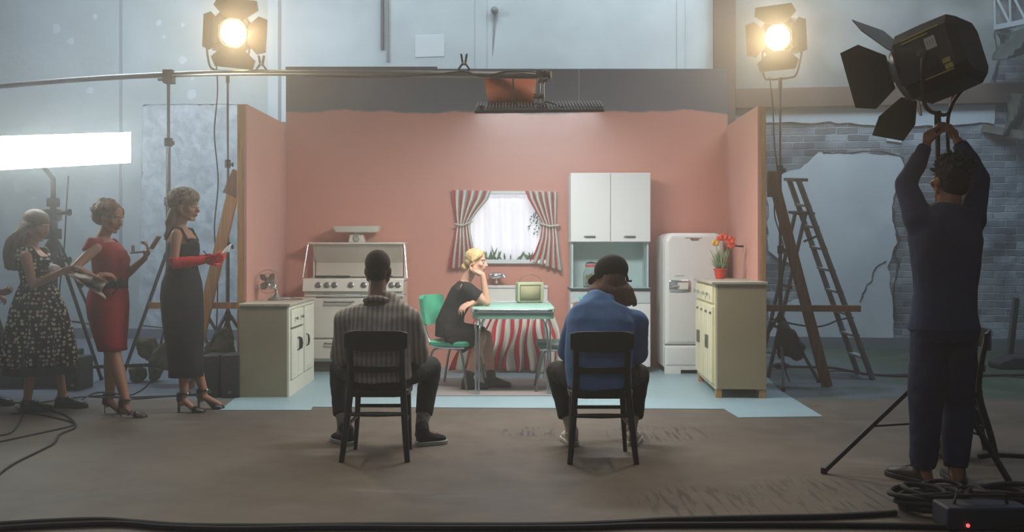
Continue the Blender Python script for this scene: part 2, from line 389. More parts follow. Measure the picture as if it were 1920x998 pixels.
# blue floor sheets
M_lino = mat('blue_lino', '#93abb0', 0.42, var=0.05, vscale=1.5)
def sheet(pxs, z0, z1, y=None):
    mb = MB(); mb.prism([G(*p)+Vector((0, 0, z0)) for p in pxs], (0, 0, z1-z0)); return mb
top('floor_sheet', sheet([(412, 770), (583, 770), (586, 764), (1358, 768), (1385, 784), (1543, 782), (1462, 733), (1420, 688), (500, 688), (448, 742)], 0.0005, 0.004), M_lino,
    'pale blue lino sheet laid over the concrete under the kitchen set', 'floor sheet', smooth=False)
top('floor_mat', sheet([(800, 744), (1062, 744), (1050, 711), (815, 711)], 0.0045, 0.010), mat('taupe_mat', '#8f8580', 0.9, bump=0.2, bscale=200),
    'flat grey-brown mat on the blue sheet under the dinette table', 'mat', smooth=False)

# ---------------------------------------------------------------- the kitchen set flats
YB = 9.35
def pink_mat():
    m = bpy.data.materials.new('pink_paint'); m.use_nodes = True; nt = m.node_tree; N = nt.nodes; L = nt.links
    b = N['Principled BSDF']; b.inputs['Roughness'].default_value = 0.8; b.inputs['Specular IOR Level'].default_value = 0.12
    g = N.new('ShaderNodeNewGeometry'); sp = N.new('ShaderNodeSeparateXYZ'); L.new(g.outputs['Position'], sp.inputs[0])
    n = N.new('ShaderNodeTexNoise'); n.inputs['Scale'].default_value = 2.2; n.inputs['Detail'].default_value = 6; L.new(g.outputs['Position'], n.inputs['Vector'])
    ma = N.new('ShaderNodeMath'); ma.operation = 'MULTIPLY_ADD'; L.new(n.outputs['Fac'], ma.inputs[0]); ma.inputs[1].default_value = -0.16; L.new(sp.outputs[2], ma.inputs[2])
    r = N.new('ShaderNodeMapRange'); L.new(ma.outputs[0], r.inputs[0]); r.inputs[1].default_value = 2.535; r.inputs[2].default_value = 2.56
    mx = N.new('ShaderNodeMix'); mx.data_type = 'RGBA'; L.new(r.outputs[0], mx.inputs['Factor'])
    mx.inputs[6].default_value = rgb('#d69885'); mx.inputs[7].default_value = rgb('#6e7077'); L.new(mx.outputs[2], b.inputs['Base Color'])
    return m
M_pinkb = pink_mat(); M_pink = mat('pink_flat_paint', '#cf9887', 0.8, var=0.03, vscale=1.5, spec=0.25)
def ply(y): return CH-(y-HZ)*YB/F
def plx(x): return (x-960)*YB/F
bf = thing('set_flat', 'wide pink kitchen set wall with unpainted grey band along its top', 'set wall', (0, YB, 0))
x0, x1, zt = plx(536), plx(1364), ply(129)
wx0, wx1, wz0, wz1 = plx(882), plx(1012), ply(488), ply(364)
xs = plx(1087)
mb = MB(); T = 0.03
for a, b, c, d in ((x0, wx0, 0, zt), (wx1, xs-0.008, 0, zt), (wx0, wx1, 0, wz0), (wx0, wx1, wz1, zt)): mb.bb(a, b, YB, YB+T, c, d)
part('panel', mb, M_pinkb, bf, smooth=False)
mb = MB().bb(xs-0.004, x1, YB, YB+T, 0, zt).bb(xs-0.0079, xs-0.0041, YB+0.001, YB+T, 0, ply(205))
part('panel', mb, M_pinkb, bf, smooth=False)
mb = MB()
for xx in (x0+0.02, plx(750), wx0-0.06, wx1+0.06, xs+0.05, x1-0.06): mb.bb(xx, xx+0.045, YB+T, YB+T+0.07, 0, zt-0.35)
mb.bb(x0, x1, YB+T, YB+T+0.07, 0, 0.07)
part('stud', mb, M_pine, bf)
part('top_batten', MB().bb(x0, plx(820), YB-0.012, YB, zt-0.03, zt+0.02), mat('slate_batten', '#565a63', 0.7), bf)
# window: frame, sill, sheer whose own glow stands in for light behind
M_wframe = mat('white_gloss_paint', '#dfe6e2', 0.4)
wf = MB(); fw = 0.03
wf.bb(wx0-fw, wx1+fw, YB-0.02, YB+0.05, wz1, wz1+fw).bb(wx0-fw, wx0, YB-0.02, YB+0.05, wz0, wz1).bb(wx1, wx1+fw, YB-0.02, YB+0.05, wz0, wz1)
fr = part('window_frame', wf, M_wframe, bf, bevel=0.003)
part('window_sill', MB().bb(wx0-0.05, wx1+0.07, YB-0.07, YB+0.05, wz0-0.035, wz0+0.005), M_wframe, bf, bevel=0.005)
M_sheer = mat('emissive_sheer', '#f4f4f8', 0.9, emit='#e9ecf8', estr=0.5)
def sheerfn(u, v): return Vector((wx0-0.05+(wx1-wx0+0.1)*u, YB+0.16+0.012*math.sin(u*38)+0.006*math.sin(u*91+v*2), wz0-0.05+(wz1-wz0+0.1)*v))
top('sheer_curtain', MB().grid(90, 4, sheerfn), M_sheer, 'white glowing sheer cloth hanging behind the kitchen window opening', 'curtain', solid=0.002)
# plants outside the window
M_leaf = mat('green_leaf', '#5f8257', 0.6, var=0.3, vscale=20)
def leafblade(mb, base, tip, w, bend=0.02):
    base = Vector(base); tip = Vector(tip); d = tip-base; n = 6; side = d.cross(Vector((0, 1, 0))).normalized()
    L_ = []; R_ = []; Mm = []
    for i in range(n+1):
        t = i/n; c = base+d*t+Vector((0, -bend*math.sin(PI*t), 0)); ww = w*math.sin(PI*min(0.97, t*0.9+0.08))
        L_.append(c+side*ww); R_.append(c-side*ww); Mm.append(c+Vector((0, -0.003, 0)))
    mb.add(L_+Mm+R_, [(i, i+1, n+2+i, n+1+i) for i in range(n)]+[(n+1+i, n+2+i, 2*n+3+i, 2*n+2+i) for i in range(n)])
wp = thing('window_plant', 'low row of green leafy plants behind the window sill', 'plant', (0, YB+0.1, wz0))
mb = MB(); st = MB()
for i in range(46):
    u = random.random(); bx = wx0+0.02+(wx1-wx0-0.04)*u; hh = random.uniform(0.03, 0.10)*(1.6 if 0.55 < u < 0.66 or 0.28 < u < 0.36 else 1)
    leafblade(mb, (bx, YB+0.09, wz0+0.0), (bx+random.uniform(-0.06, 0.06), YB+0.09+random.uniform(-0.02, 0.02), wz0+hh), random.uniform(0.006, 0.012))
part('leaves', mb, M_leaf, wp, solid=0.001)
part('planter', MB().bb(wx0+0.01, wx1-0.01, YB+0.06, YB+0.13, wz0-0.04, wz0+0.002), mat('dark_planter', '#4a5148', 0.7), wp)
wp2 = thing('hanging_branch', 'thin leafy branch hanging at right side behind the window', 'branch', (plx(1003), YB+0.1, ply(430)))
mb = MB(); b0 = Vector((plx(1012), YB+0.1, ply(385))); tw = []
tips = [(990, 432), (1002, 440), (1008, 445), (995, 410), (1006, 420)]
for tx, ty in tips:
    e = Vector((plx(tx), YB+0.1+random.uniform(-0.02, 0.02), ply(ty))); tw.append((b0, e))
    for k in range(7):
        t = 0.2+0.12*k; p = b0.lerp(e, t); leafblade(mb, p, p+Vector((random.uniform(-0.03, 0.02), 0, random.uniform(-0.035, 0.005))), 0.007)
part('leaves', mb, M_leaf, wp2, solid=0.001)
mb = MB()
for a, e in tw: mb.tube([a, (a+e)/2+Vector((0.01, 0, 0)), e], 0.002, 5)
part('twigs', mb, mat('twig', '#57513f', 0.8), wp2)
# striped curtains
M_str = stripes('red_white_stripe', '#c14a48', '#dcd9cb', 5.0, duty=0.45, cc='#9dafa0')
M_str2 = stripes('red_white_stripe_wide', '#c23f46', '#dcdccf', 11.0, duty=0.42, cc='#c9cec0')
def curtain(name, rows, label, D, amp=0.024, npl=5, m=None, cat='curtain', par=None, nu=110, grp=None):
    # rows: (y_left, y_right, xl, xr, ampscale) pixel rows
    def fn(u, v):
        t = v*(len(rows)-1); i = min(int(t), len(rows)-2); f = t-i; f = f*f*(3-2*f) if len(rows) > 3 else f
        a, b = rows[i], rows[i+1]; r = [a[k]+(b[k]-a[k])*f for k in range(5)]
        px = r[2]+(r[3]-r[2])*u+0.4*math.sin(u*17+v*3); py = r[0]+(r[1]-r[0])*u
        y = D+amp*r[4]*math.sin(2*PI*npl*u+0.8*math.sin(v*4))+0.3*amp*math.sin(31*u+v*6)
        p = W(px, py, D); p.y = y; return p
    mb = MB().grid(nu, 30, fn)
    if par: return part(name, mb, m or M_str, par, solid=0.004)
    o = top(name, mb, m or M_str, label, cat, grp, solid=0.004); return o
Dc = YB-0.08
cl = thing('window_curtain', 'striped curtain on the left of the window, tied back', 'curtain', W(865, 505, Dc))
curtain('cloth', [(356, 358, 847, 921, 1), (372, 374, 848, 915, 1), (400, 396, 852, 896, .8), (421, 418, 856, 880, .5), (445, 445, 852, 884, .7), (475, 475, 846, 890, 1), (504, 500, 842, 893, 1.1)], '', Dc, par=cl)
tb = MB().tube([W(853, 420, Dc-0.05), W(866, 423, Dc-0.06), W(881, 418, Dc-0.05), W(884, 416, Dc+0.02)], [0.016]*4, 8, flat=0.5)
part('tieback', tb, mat('tieback_cloth', '#c7c4b2', 0.9), cl)
cr = thing('window_curtain', 'striped curtain on the right of the window, tied back', 'curtain', W(1030, 505, Dc))
curtain('cloth', [(358, 360, 985, 1045, 1), (372, 374, 990, 1045, 1), (398, 402, 1005, 1044, .8), (419, 423, 1017, 1043, .5), (445, 447, 1013, 1046, .7), (472, 480, 1003, 1049, 1), (490, 508, 993, 1053, 1.1)], '', Dc, par=cr)
tb = MB().tube([W(1014, 418, Dc+0.02), W(1017, 420, Dc-0.05), W(1030, 424, Dc-0.06), W(1046, 422, Dc-0.05), W(1049, 424, Dc+0.04)], [0.016]*5, 8, flat=0.5)
part('tieback', tb, mat('tieback_cloth', '#c7c4b2', 0.9), cr)

# side flats with timber braces
def side_flat(label, inn, outn, inf, outf, zn, zf, yn, yf, sgn, slot):
    r = thing('set_flat', label, 'set wall', ((inn+outn)/2, yn, 0))
    p = [Vector((inn, yn+0.001, 0)), Vector((inf, yf, 0)), Vector((inf+sgn*0.02, yf, 0)), Vector((inn+sgn*0.02, yn+0.001, 0))]
    mb = MB(); mb.add(p+[v+Vector((0, 0, zn if i in (0, 3) else zf)) for i, v in enumerate(p)], [(3, 2, 1, 0), (4, 5, 6, 7), (0, 1, 5, 4), (1, 2, 6, 5), (2, 3, 7, 6), (3, 0, 4, 7)])
    part('panel', mb, M_pink, r, smooth=False)
    st = MB(); st.bb(inn+sgn*0.021, outn, yn, yn+0.045, 0, zn-0.002)
    part('end_stud', st, M_pine, r, bevel=0.003)
    st = MB()
    for t in (0.33, 0.66, 0.96):
        xi = inn+(inf-inn)*t+sgn*0.021; yy = yn+(yf-yn)*t; zz = zn+(zf-zn)*t
        st.bb(xi, xi+sgn*0.07, yy-0.045, yy, 0, zz-0.01)
    part('stud', st, M_pine, r)
    return r
lf = side_flat('left pink side wall of the set with pine timber end', -2.225, -2.305, -2.325, -2.40, CH-(195-HZ)*7.6/F, CH-(233-HZ)*9.33/F, 7.6, 9.33, -1, 0)
rf = side_flat('right pink side wall of the set with brown timber end', 2.060, 2.130, 2.215, 2.29, CH-(198-HZ)*7.6/F, CH-(236-HZ)*9.33/F, 7.6, 9.33, 1, 0)
# braces (parts of the flats)
db = 7.9
part('brace', MB().beam(W(441, 345, db), W(352, 725, db), 0.04, 0.095), M_pine, lf, label='diagonal pale pine brace')
part('brace', MB().beam(W(280, 573, db+0.03), W(449, 573, db+0.03), 0.04, 0.055), M_pine, lf, label='level pale pine brace')
part('gusset', MB().beam(W(449, 322, db-0.04), W(430, 366, db-0.04), 0.02, 0.12), M_brownwood, lf)
dr = 7.85
part('brace', MB().beam(W(1452, 345, dr), W(1551, 726, 7.97), 0.04, 0.085), M_brownwood, rf)
part('brace', MB().beam(W(1432, 578, dr+0.05), W(1613, 579, dr+0.05), 0.04, 0.055), M_brownwood, rf)
part('gusset', MB().bb(W(1437, 322, dr).x, W(1461, 370, dr).x, dr-0.05, dr-0.02, W(1437, 370, dr).z, W(1437, 322, dr).z), M_brownwood, rf)
# ---------------------------------------------------------------- kitchen furniture
M_plinth = mat('grey_brown_plinth', '#3a372f', 0.8)  # one grey-brown colour for the fridge and dresser plinths
M_ctop = mat('worn_grey_laminate', '#b5ab98', 0.45, var=0.12, vscale=6)
def arch_pull(mb, c, ax, up, out, w, r=0.005):
    c = Vector(c); ax = Vector(ax); out = Vector(out)
    return mb.tube(smooth_path([c-ax*w/2, c-ax*w*0.42+out*0.022, c+ax*w*0.42+out*0.022, c+ax*w/2], 4), r, 8)
# left cupboard: local x to the right (door side), y away
LC = thing('base_cabinet', 'low cream cupboard standing at the left front of the kitchen set, fan on top', 'cabinet', (-2.02, 7.39, 0), rz=0.02, local=True)
w, d, h = 0.405, 1.02, 0.745
x0_, x1_ = -w/2, w/2
mb = MB().bb(x0_, x1_-0.018, 0, d, 0.0, h)
part('body', mb, mat('shaded_tan_side', '#938a6e', 0.6, var=0.1, vscale=3), LC, bevel=0.003)  # tan darkened in the colour for the unlit camera-facing side
part('countertop', MB().bb(x0_-0.005, x1_+0.012, -0.012, d+0.01, h, h+0.022), M_ctop, LC, bevel=0.004)
part('face_frame', MB().bb(x1_-0.018, x1_, 0.0, d, 0, 0.13).bb(x1_-0.018, x1_, 0, 0.045, 0.13, h).bb(x1_-0.018, x1_, d-0.04, d, 0.13, h).bb(x1_-0.018, x1_, 0.045, d-0.04, h-0.03, h), M_white2 if False else mat('cream_front', '#dfddc8', 0.5, var=0.05, vscale=4), LC, bevel=0.002)
M_front = mat('cream_front', '#dfddc8')
dr_ = part('drawer', MB().bb(x1_-0.015, x1_+0.012, 0.055, 0.50, 0.565, 0.71), M_front, LC, bevel=0.004)
ORG[dr_.name] = Vector((0, 0, 0))
for yy in (0.17, 0.39):
    part('knob', MB().lathe([(0.006, 0), (0.006, 0.012), (0.014, 0.018), (0.014, 0.026), (0.004, 0.03)], (x1_+0.012, yy, 0.635), (1, 0, 0), 12), M_steel, dr_)
for ya, yb, hy in ((0.055, 0.275, 0.25), (0.285, 0.50, 0.31), (0.56, 0.96, 0.60)):
    zt_ = 0.545 if yb < 0.52 else 0.71
    dd = part('door', MB().bb(x1_-0.015, x1_+0.012, ya, yb, 0.14, zt_).bb(x1_+0.012, x1_+0.015, ya+0.03, yb-0.03, 0.17, zt_-0.03), M_front, LC, bevel=0.003)
    part('handle', MB().tube([(x1_+0.014, hy, 0.36), (x1_+0.036, hy, 0.375), (x1_+0.04, hy, 0.415), (x1_+0.036, hy, 0.455), (x1_+0.014, hy, 0.47)], [0.004, 0.008, 0.010, 0.008, 0.004], 8), M_black, dd)
# fan
fl = Vector((-2.06, 7.93, 0.767)); fc = W(503, 528, 7.9)
fn_ = thing('desk_fan', 'small grey metal desk fan standing on the cream cupboard', 'fan', fl)
M_fan = mat('aged_grey_metal', '#8f8d80', 0.4, 0.5)
M_blade = mat('fan_blade_metal', '#8b8a7e', 0.35, 0.6)
part('base', MB().lathe([(0.075, 0), (0.078, 0.008), (0.06, 0.02), (0.03, 0.032), (0.018, 0.05)], fl, n=28), M_fan, fn_)
part('stem', MB().tube([fl+Vector((0, 0, 0.04)), fl+Vector((0, 0.005, 0.09)), Vector((fc.x, fc.y+0.03, fc.z-0.01))], [0.016, 0.012, 0.014], 10), M_fan, fn_)
part('motor', MB().lathe([(0.02, -0.01), (0.038, 0.01), (0.042, 0.05), (0.03, 0.085), (0.008, 0.095)], fc+Vector((0, 0.012, 0)), (0, 1, 0), 20), M_fan, fn_)
part('hub', MB().lathe([(0.005, -0.03), (0.016, -0.024), (0.018, 0.0)], fc+Vector((0, -0.008, 0)), (0, 1, 0), 16), M_fan, fn_)
for k in range(4):
    a0 = 0.75+k*PI/2; mb = MB()
    def bf_(u, v):
        r = 0.016+0.073*v; sp_ = (0.62*math.sin(PI*min(1, 0.25+v*0.72)))*(u-0.5)*2; a = a0+sp_+0.15*v
        return fc+Vector((math.cos(a)*r, -0.012+0.028*(u-0.5), math.sin(a)*r))
    mb.grid(8, 6, bf_); part('blade', mb, M_blade, fn_, solid=0.0015)
mb = MB()
for rr, yo in ((0.103, -0.035), (0.103, 0.02), (0.07, -0.052), (0.03, -0.056)): mb.tube([fc+Vector((math.cos(t)*rr, yo, math.sin(t)*rr)) for t in [2*PI*k/36 for k in range(36)]], 0.0013, 5, loop=True)
for k in range(18):
    t = 2*PI*k/18; c_, s_ = math.cos(t), math.sin(t)
    mb.tube([fc+Vector((c_*0.03, -0.056, s_*0.03)), fc+Vector((c_*0.07, -0.052, s_*0.07)), fc+Vector((c_*0.103, -0.035, s_*0.103)), fc+Vector((c_*0.103, 0.02, s_*0.103))], 0.0009, 5)
part('wire_guard', mb, M_steel, fn_)
pth = smooth_path([fl+Vector((0.07, 0.02, 0.004)), fl+Vector((0.16, -0.02, 0.004)), fl+Vector((0.22, 0.05, 0.004)), fl+Vector((0.13, 0.16, 0.004)), fl+Vector((0.05, 0.3, 0.004))], 6)
part('power_cord', MB().tube(pth, 0.003, 6), mat('brown_cord', '#4b4238', 0.6), fn_)

# right cupboard
RC = thing('base_cabinet', 'cream cupboard standing at the right front of the kitchen set, red flowerpot on top', 'cabinet', (1.853, 7.34, 0), rz=-0.055, local=True)
w, d, h = 0.41, 0.98, 0.925; x0_, x1_ = -w/2, w/2
part('body', MB().bb(x0_+0.016, x1_, 0, d, 0.075, h), mat('shaded_cream_side', '#a09070', 0.55, var=0.05, vscale=3), RC, bevel=0.003)  # side colour carries the shade of the end facing the camera
part('countertop', MB().bb(x0_-0.03, x1_+0.008, -0.015, d+0.01, h, h+0.022), M_ctop, RC, bevel=0.004)
for xx, yy in ((x0_+0.03, 0.03), (x1_-0.03, 0.03), (x0_+0.03, d-0.03), (x1_-0.03, d-0.03)):
    part('leg', MB().bb(xx-0.025, xx+0.025, yy-0.025, yy+0.025, 0, 0.075), M_pine, RC, bevel=0.003)
M_rf = mat('cream_front_right', '#dcd3ae', 0.5, var=0.05, vscale=4)
part('face_frame', MB().bb(x0_, x0_+0.016, 0, d, 0.075, h), M_rf, RC)
for ya, yb in ((0.04, 0.47), (0.51, 0.94)):
    q = part('drawer', MB().bb(x0_-0.02, x0_+0.001, ya, yb, 0.77, 0.905), M_rf, RC, bevel=0.004)
    for yy in (ya+0.12, yb-0.12): part('knob', MB().lathe([(0.006, 0), (0.006, 0.012), (0.018, 0.02), (0.018, 0.03), (0.004, 0.034)], (x0_-0.02, yy, 0.838), (-1, 0, 0), 12), M_chrome, q)
for k, (ya, yb) in enumerate(((0.04, 0.25), (0.27, 0.47), (0.51, 0.72), (0.74, 0.94))):
    q = part('door', MB().bb(x0_-0.022, x0_+0.001, ya, yb, 0.115, 0.745), M_rf, RC, bevel=0.004)
    hz_ = 0.47 if k % 2 == 0 else 0.62
    part('handle', MB().box((x0_-0.03, (yb if k % 2 == 0 else ya+0.04)-0.02, 0.44), (0.018, 0.022, 0.11)), M_steel, q, bevel=0.003)
    part('catch', MB().box((x0_-0.03, ya+0.04, 0.69), (0.014, 0.03, 0.02)), M_steel, q, bevel=0.003)
# potted flower
pl = W(1350, 521, 8.08); pl.z = 0.9485
fp = thing('potted_plant', 'spiky green plant with orange and yellow flowers in small red pot', 'plant', pl)
part('pot', MB().lathe([(0.038, 0), (0.052, 0.075), (0.058, 0.078), (0.058, 0.092), (0.050, 0.092), (0.046, 0.07)], pl, n=28), mat('red_plastic', '#c8392b', 0.45), fp)
part('soil', MB().lathe([(0.001, 0.078), (0.047, 0.08)], pl, n=18, caps=False), mat('soil', '#3b2f26', 0.9), fp)
mb = MB()
for k in range(95):
    a = random.uniform(0, 2*PI); r = random.uniform(0.03, 0.105); z = random.uniform(0.06, 0.2)-r*0.4
    leafblade(mb, pl+Vector((math.cos(a)*0.02, math.sin(a)*0.02, 0.08)), pl+Vector((math.cos(a)*r, math.sin(a)*r*0.7, 0.1+z)), random.uniform(0.002, 0.0045))
part('leaves', mb, mat('grey_green_leaf', '#8f9f74', 0.6, var=0.35, vscale=25), fp, solid=0.001)
def bloom(c, r, m, nm='flower', n=6):
    mb = MB(); c = Vector(c)
    for k in range(n):
        a = 2*PI*k/n+0.3; e = c+Vector((math.cos(a)*r, random.uniform(-0.01, 0.01), math.sin(a)*r*0.8+0.2*r))
        leafblade(mb, c, e, r*0.38, 0.01)
    part(nm, mb, m, fp, solid=0.002)
    part('stalk', MB().tube(smooth_path([pl+Vector((0, 0, 0.09)), (pl+c)/2+Vector((0.01, 0, 0.05)), c+Vector((0, 0.004, 0))], 4), 0.002, 5), M_leaf, fp)
M_or = mat('orange_red_petal', '#df5235', 0.6, var=0.2, vscale=30); M_ye = mat('yellow_petal', '#e2a83a', 0.6, var=0.2, vscale=30)
for (px, py, r, m) in ((1368, 452, 0.055, M_or), (1356, 446, 0.04, M_or), (1349, 448, 0.035, M_or), (1341, 457, 0.038, M_ye), (1371, 461, 0.04, M_or)): bloom(W(px, py, 8.06), r, m)
# wall hook on right side wall
top('wall_hook', MB().tube([W(1386, 462, 8.33)+Vector((0.045, 0, 0)), W(1386, 462, 8.3), W(1380, 461, 8.28)], 0.009, 8).ell(W(1380, 461, 8.28), (0.02, 0.012, 0.008)), M_black,
    'small dark peg sticking out of the right pink wall beside the flowers', 'hook')

# fridge
FX0, FX1 = -0.29, 0.29
FR = thing('refrigerator', 'white round-cornered vintage fridge between the dresser and the right cupboard', 'refrigerator', (1.768, 8.78, 0), local=True)
def rrect(w, z0, z1, r, y, n=7, rb=None):
    pts = []; rb = r if rb is None else rb
    for cx_, cz_, a0, rr in ((w/2-r, z1-r, 0, r), (-w/2+r, z1-r, PI/2, r), (-w/2+rb, z0+rb, PI, rb), (w/2-rb, z0+rb, 1.5*PI, rb)):
        for k in range(n+1):
            a = a0+PI/2*k/n; pts.append(Vector((cx_+rr*math.cos(a), y, cz_+rr*math.sin(a))))
    return pts
Hf = 1.372
def pillow(w, z0, z1, r, y0, y1, soft, rb=None):
    rs = []
    for k in range(6):
        a = PI/2*k/5; ins = soft*(1-math.sin(a)); rs.append(rrect(w-2*ins, z0+ins, z1-ins, max(0.01, r-ins*0.6), y0+soft*(1-math.cos(a)) if False else y0+soft*(1-math.sin(a*0.999))*0+soft*(1-math.cos(PI/2-a)) if False else y0+soft*(math.cos(a)*-1+1)*1.0 if False else y0+soft*(1-math.sin(a)) *0 + soft*(math.sin(a)-math.sin(a)) + 0 , 7, rb))
    return rs
def pillow(w, z0, z1, r, y0, y1, soft, rb=None):
    rs = []
    for k in range(6):
        a = PI/2*k/5; ins = soft*(1-math.sin(a)); rs.append(rrect(w-2*ins, z0+ins, z1-ins, max(0.01, r-ins*0.6), y0+soft*(1-math.cos(a)), 7, None if rb is None else max(0.005, rb-ins*0.4)))
    rs.append(rrect(w, z0, z1, r, y1, 7, rb)); return rs
part('body', MB().loft(pillow(0.585, 0.05, Hf, 0.085, 0.065, 0.50, 0.02, 0.03)), M_enamel, FR)
part('door', MB().loft(pillow(0.575, 0.285, Hf-0.006, 0.085, 0.0, 0.062, 0.045, 0.012)), M_enamel, FR)
low = MB().loft(pillow(0.575, 0.075, 0.278, 0.02, 0.0, 0.062, 0.03, 0.012)).bb(-0.287, -0.13, 0.01, 0.06, 0.0, 0.08).bb(0.13, 0.287, 0.01, 0.06, 0.0, 0.08).bb(-0.14, 0.14, 0.01, 0.06, 0.04, 0.08)
part('lower_panel', low, M_enamel, FR, bevel=0.004)
part('plinth', MB().bb(-0.27, 0.27, 0.08, 0.48, 0.0, 0.05), M_plinth, FR)
hb = MB().loft([[Vector((p.x-0.145, y, p.z)) for p in rrect(w_, z0, z1, 0.02, 0, 5)] for y, w_, z0, z1 in ((0.002, 0.205, 0.80, 0.915), (-0.012, 0.205, 0.80, 0.915), (-0.018, 0.195, 0.806, 0.909))])
hp = part('handle_plate', hb, M_chrome, FR)
part('handle_inset', MB().bb(-0.165, -0.065, -0.022, -0.017, 0.825, 0.89), M_enamel, hp, bevel=0.003)
part('latch', MB().tube([(-0.235, -0.02, 0.85), (-0.22, -0.045, 0.858), (-0.18, -0.045, 0.865), (-0.165, -0.02, 0.865)], 0.012, 8), M_chrome, hp)
bd = MB().loft([[Vector((x, y, z)) for x, z in ((0.045*s, 1.318), (0.035*s, 1.298), (-0.035*s, 1.298), (-0.05*s, 1.318))] for y, s in ((0.002, 1), (-0.008, 0.95))])
part('badge', bd, M_chrome, FR)
part('badge_bar', MB().bb(-0.09, 0.075, -0.004, 0.004, 1.318, 1.324), M_chrome, FR)
part('script_trim', MB().tube(smooth_path([(-0.19+0.012*k, -0.001, 0.955+0.006*(-1)**k) for k in range(8)], 4), 0.0022, 5), M_steel, FR)

# kitchen dresser
KX = W(1145, 500, 8.85).x
KD = thing('kitchen_dresser', 'tall white kitchen dresser with pale blue open niche and wall cupboards', 'dresser', (KX, 8.85, 0), local=True)
s_ = 8.85/F; wK = 150*s_; zT = CH-(324-HZ)*s_; zU = CH-(454-HZ)*s_; zW = CH-(541-HZ)*s_
hw = wK/2
M_blue = mat('pale_blue_laminate', '#b3cbc9', 0.45)
part('upper_box', MB().bb(-hw, hw, 0.02, 0.40, zU, zT), M_white, KD, bevel=0.003)
for a, b, hx in ((-hw+0.002, -0.003, -hw*0.52), (0.003, hw-0.002, hw*0.48)):
    q = part('door', MB().bb(a, b, 0.0, 0.0195, zU+0.003, zT-0.003), M_white, KD, bevel=0.004)
    part('handle', MB().tube([(hx-0.055, 0, zU+0.05), (hx-0.045, -0.02, zU+0.055), (hx+0.05, -0.02, zU+0.055), (hx+0.05, 0, zU+0.045)], 0.0065, 8).bb(hx-0.04, hx+0.045, -0.006, 0.0, zU+0.038, zU+0.046), M_steel, q)
nb = MB().bb(-hw+0.012, hw-0.012, 0.385, 0.40, zW, zU).bb(-hw+0.012, -hw+0.028, 0.06, 0.385, zW, zU).bb(hw-0.028, hw-0.012, 0.06, 0.385, zW, zU)
part('niche', nb, M_blue, KD)
part('niche_rail', MB().tube([(hw-0.045, 0.1, zW+0.02), (hw-0.045, 0.1, zU-0.01)], 0.006, 8), M_chrome, KD)
part('worktop', MB().bb(-hw-0.008, hw+0.006, -0.02, 0.40, zW-0.02, zW+0.002), mat('black_edge', '#26292c', 0.4), KD, bevel=0.003)
part('worktop_lining', MB().bb(-hw, hw, 0.0, 0.38, zW+0.002, zW+0.005), M_blue, KD)
part('lower_box', MB().bb(-hw, hw, 0.02, 0.40, 0.06, zW-0.02), M_white, KD, bevel=0.003)
part('plinth', MB().bb(-hw+0.02, hw-0.02, 0.06, 0.38, 0.0, 0.06), M_plinth, KD)
for a, b in ((-hw+0.002, -0.003), (0.003, hw-0.002)):
    q = part('drawer', MB().bb(a, b, 0.0, 0.0195, zW-0.145, zW-0.024), mat('grey_white_laminate', '#c3cccb', 0.45), KD, bevel=0.004)
    cx_ = (a+b)/2
    part('handle', MB().tube([(cx_-0.04, 0, zW-0.09), (cx_-0.035, -0.02, zW-0.085), (cx_+0.035, -0.02, zW-0.085), (cx_+0.04, 0, zW-0.09)], 0.006, 8), M_steel, q)
    q = part('door', MB().bb(a, b, 0.0, 0.0195, 0.065, zW-0.149), M_white, KD, bevel=0.004)
    part('handle', MB().tube([(cx_+0.1, 0, 0.55), (cx_+0.1, -0.02, 0.545), (cx_+0.1, -0.02, 0.48), (cx_+0.1, 0, 0.475)], 0.006, 8), M_steel, q)
q = W(1092, 560, 8.84)
top('dish_cloth', MB().grid(14, 8, lambda u, v: Vector((q.x-0.04+0.15*u, 8.822+0.006*math.sin(u*14), q.z-0.05+0.075*v))), mat('turquoise_cloth', '#7fc9bd', 0.9), 'turquoise cloth hanging over the dresser drawer front', 'cloth', solid=0.004)
# jar
M_glass = bpy.data.materials.new('clear_glass'); M_glass.use_nodes = True
gb = M_glass.node_tree.nodes['Principled BSDF']; gb.inputs['Transmission Weight'].default_value = 1.0; gb.inputs['Roughness'].default_value = 0.04; gb.inputs['IOR'].default_value = 1.2
gb.inputs['Base Color'].default_value = (0.9, 0.96, 0.95, 1)
jl = W(1108, 540, 8.98); jl.z = zW+0.0052
jr = thing('storage_jar', 'glass storage jar of pasta with red banded lid on the dresser shelf', 'jar', jl)
part('glass_body', MB().lathe([(0.068, 0), (0.076, 0.008), (0.078, 0.12), (0.074, 0.15), (0.052, 0.185), (0.05, 0.2), (0.047, 0.2), (0.049, 0.183), (0.070, 0.148), (0.074, 0.12), (0.072, 0.012), (0.001, 0.01)], jl, n=32), M_glass, jr)
mb = MB()
for k in range(150):
    a = random.uniform(0, 2*PI); r = 0.056*math.sqrt(random.random()); z = random.uniform(0.02, 0.13); c_ = jl+Vector((math.cos(a)*r, math.sin(a)*r, z)); v = Vector((random.gauss(0, 1), random.gauss(0, 1), random.gauss(0, 1))).normalized()*0.011
    mb.tube([c_-v, c_+Vector((0, 0, 0.004)), c_+v], 0.0045, 6)
pa = part('pasta', mb, mat('pasta', '#d9c98a', 0.6, var=0.2, vscale=30), jr); pa['kind'] = 'stuff'
part('lid_band', MB().lathe([(0.052, 0.2), (0.056, 0.202), (0.056, 0.226), (0.052, 0.228)], jl, n=28), mat('red_band', '#c0454a', 0.5), jr)
part('lid', MB().lathe([(0.055, 0.228), (0.056, 0.236), (0.045, 0.247), (0.015, 0.252), (0.012, 0.26), (0.017, 0.27), (0.012, 0.278), (0.001, 0.28)], jl, n=28), M_glass, jr)

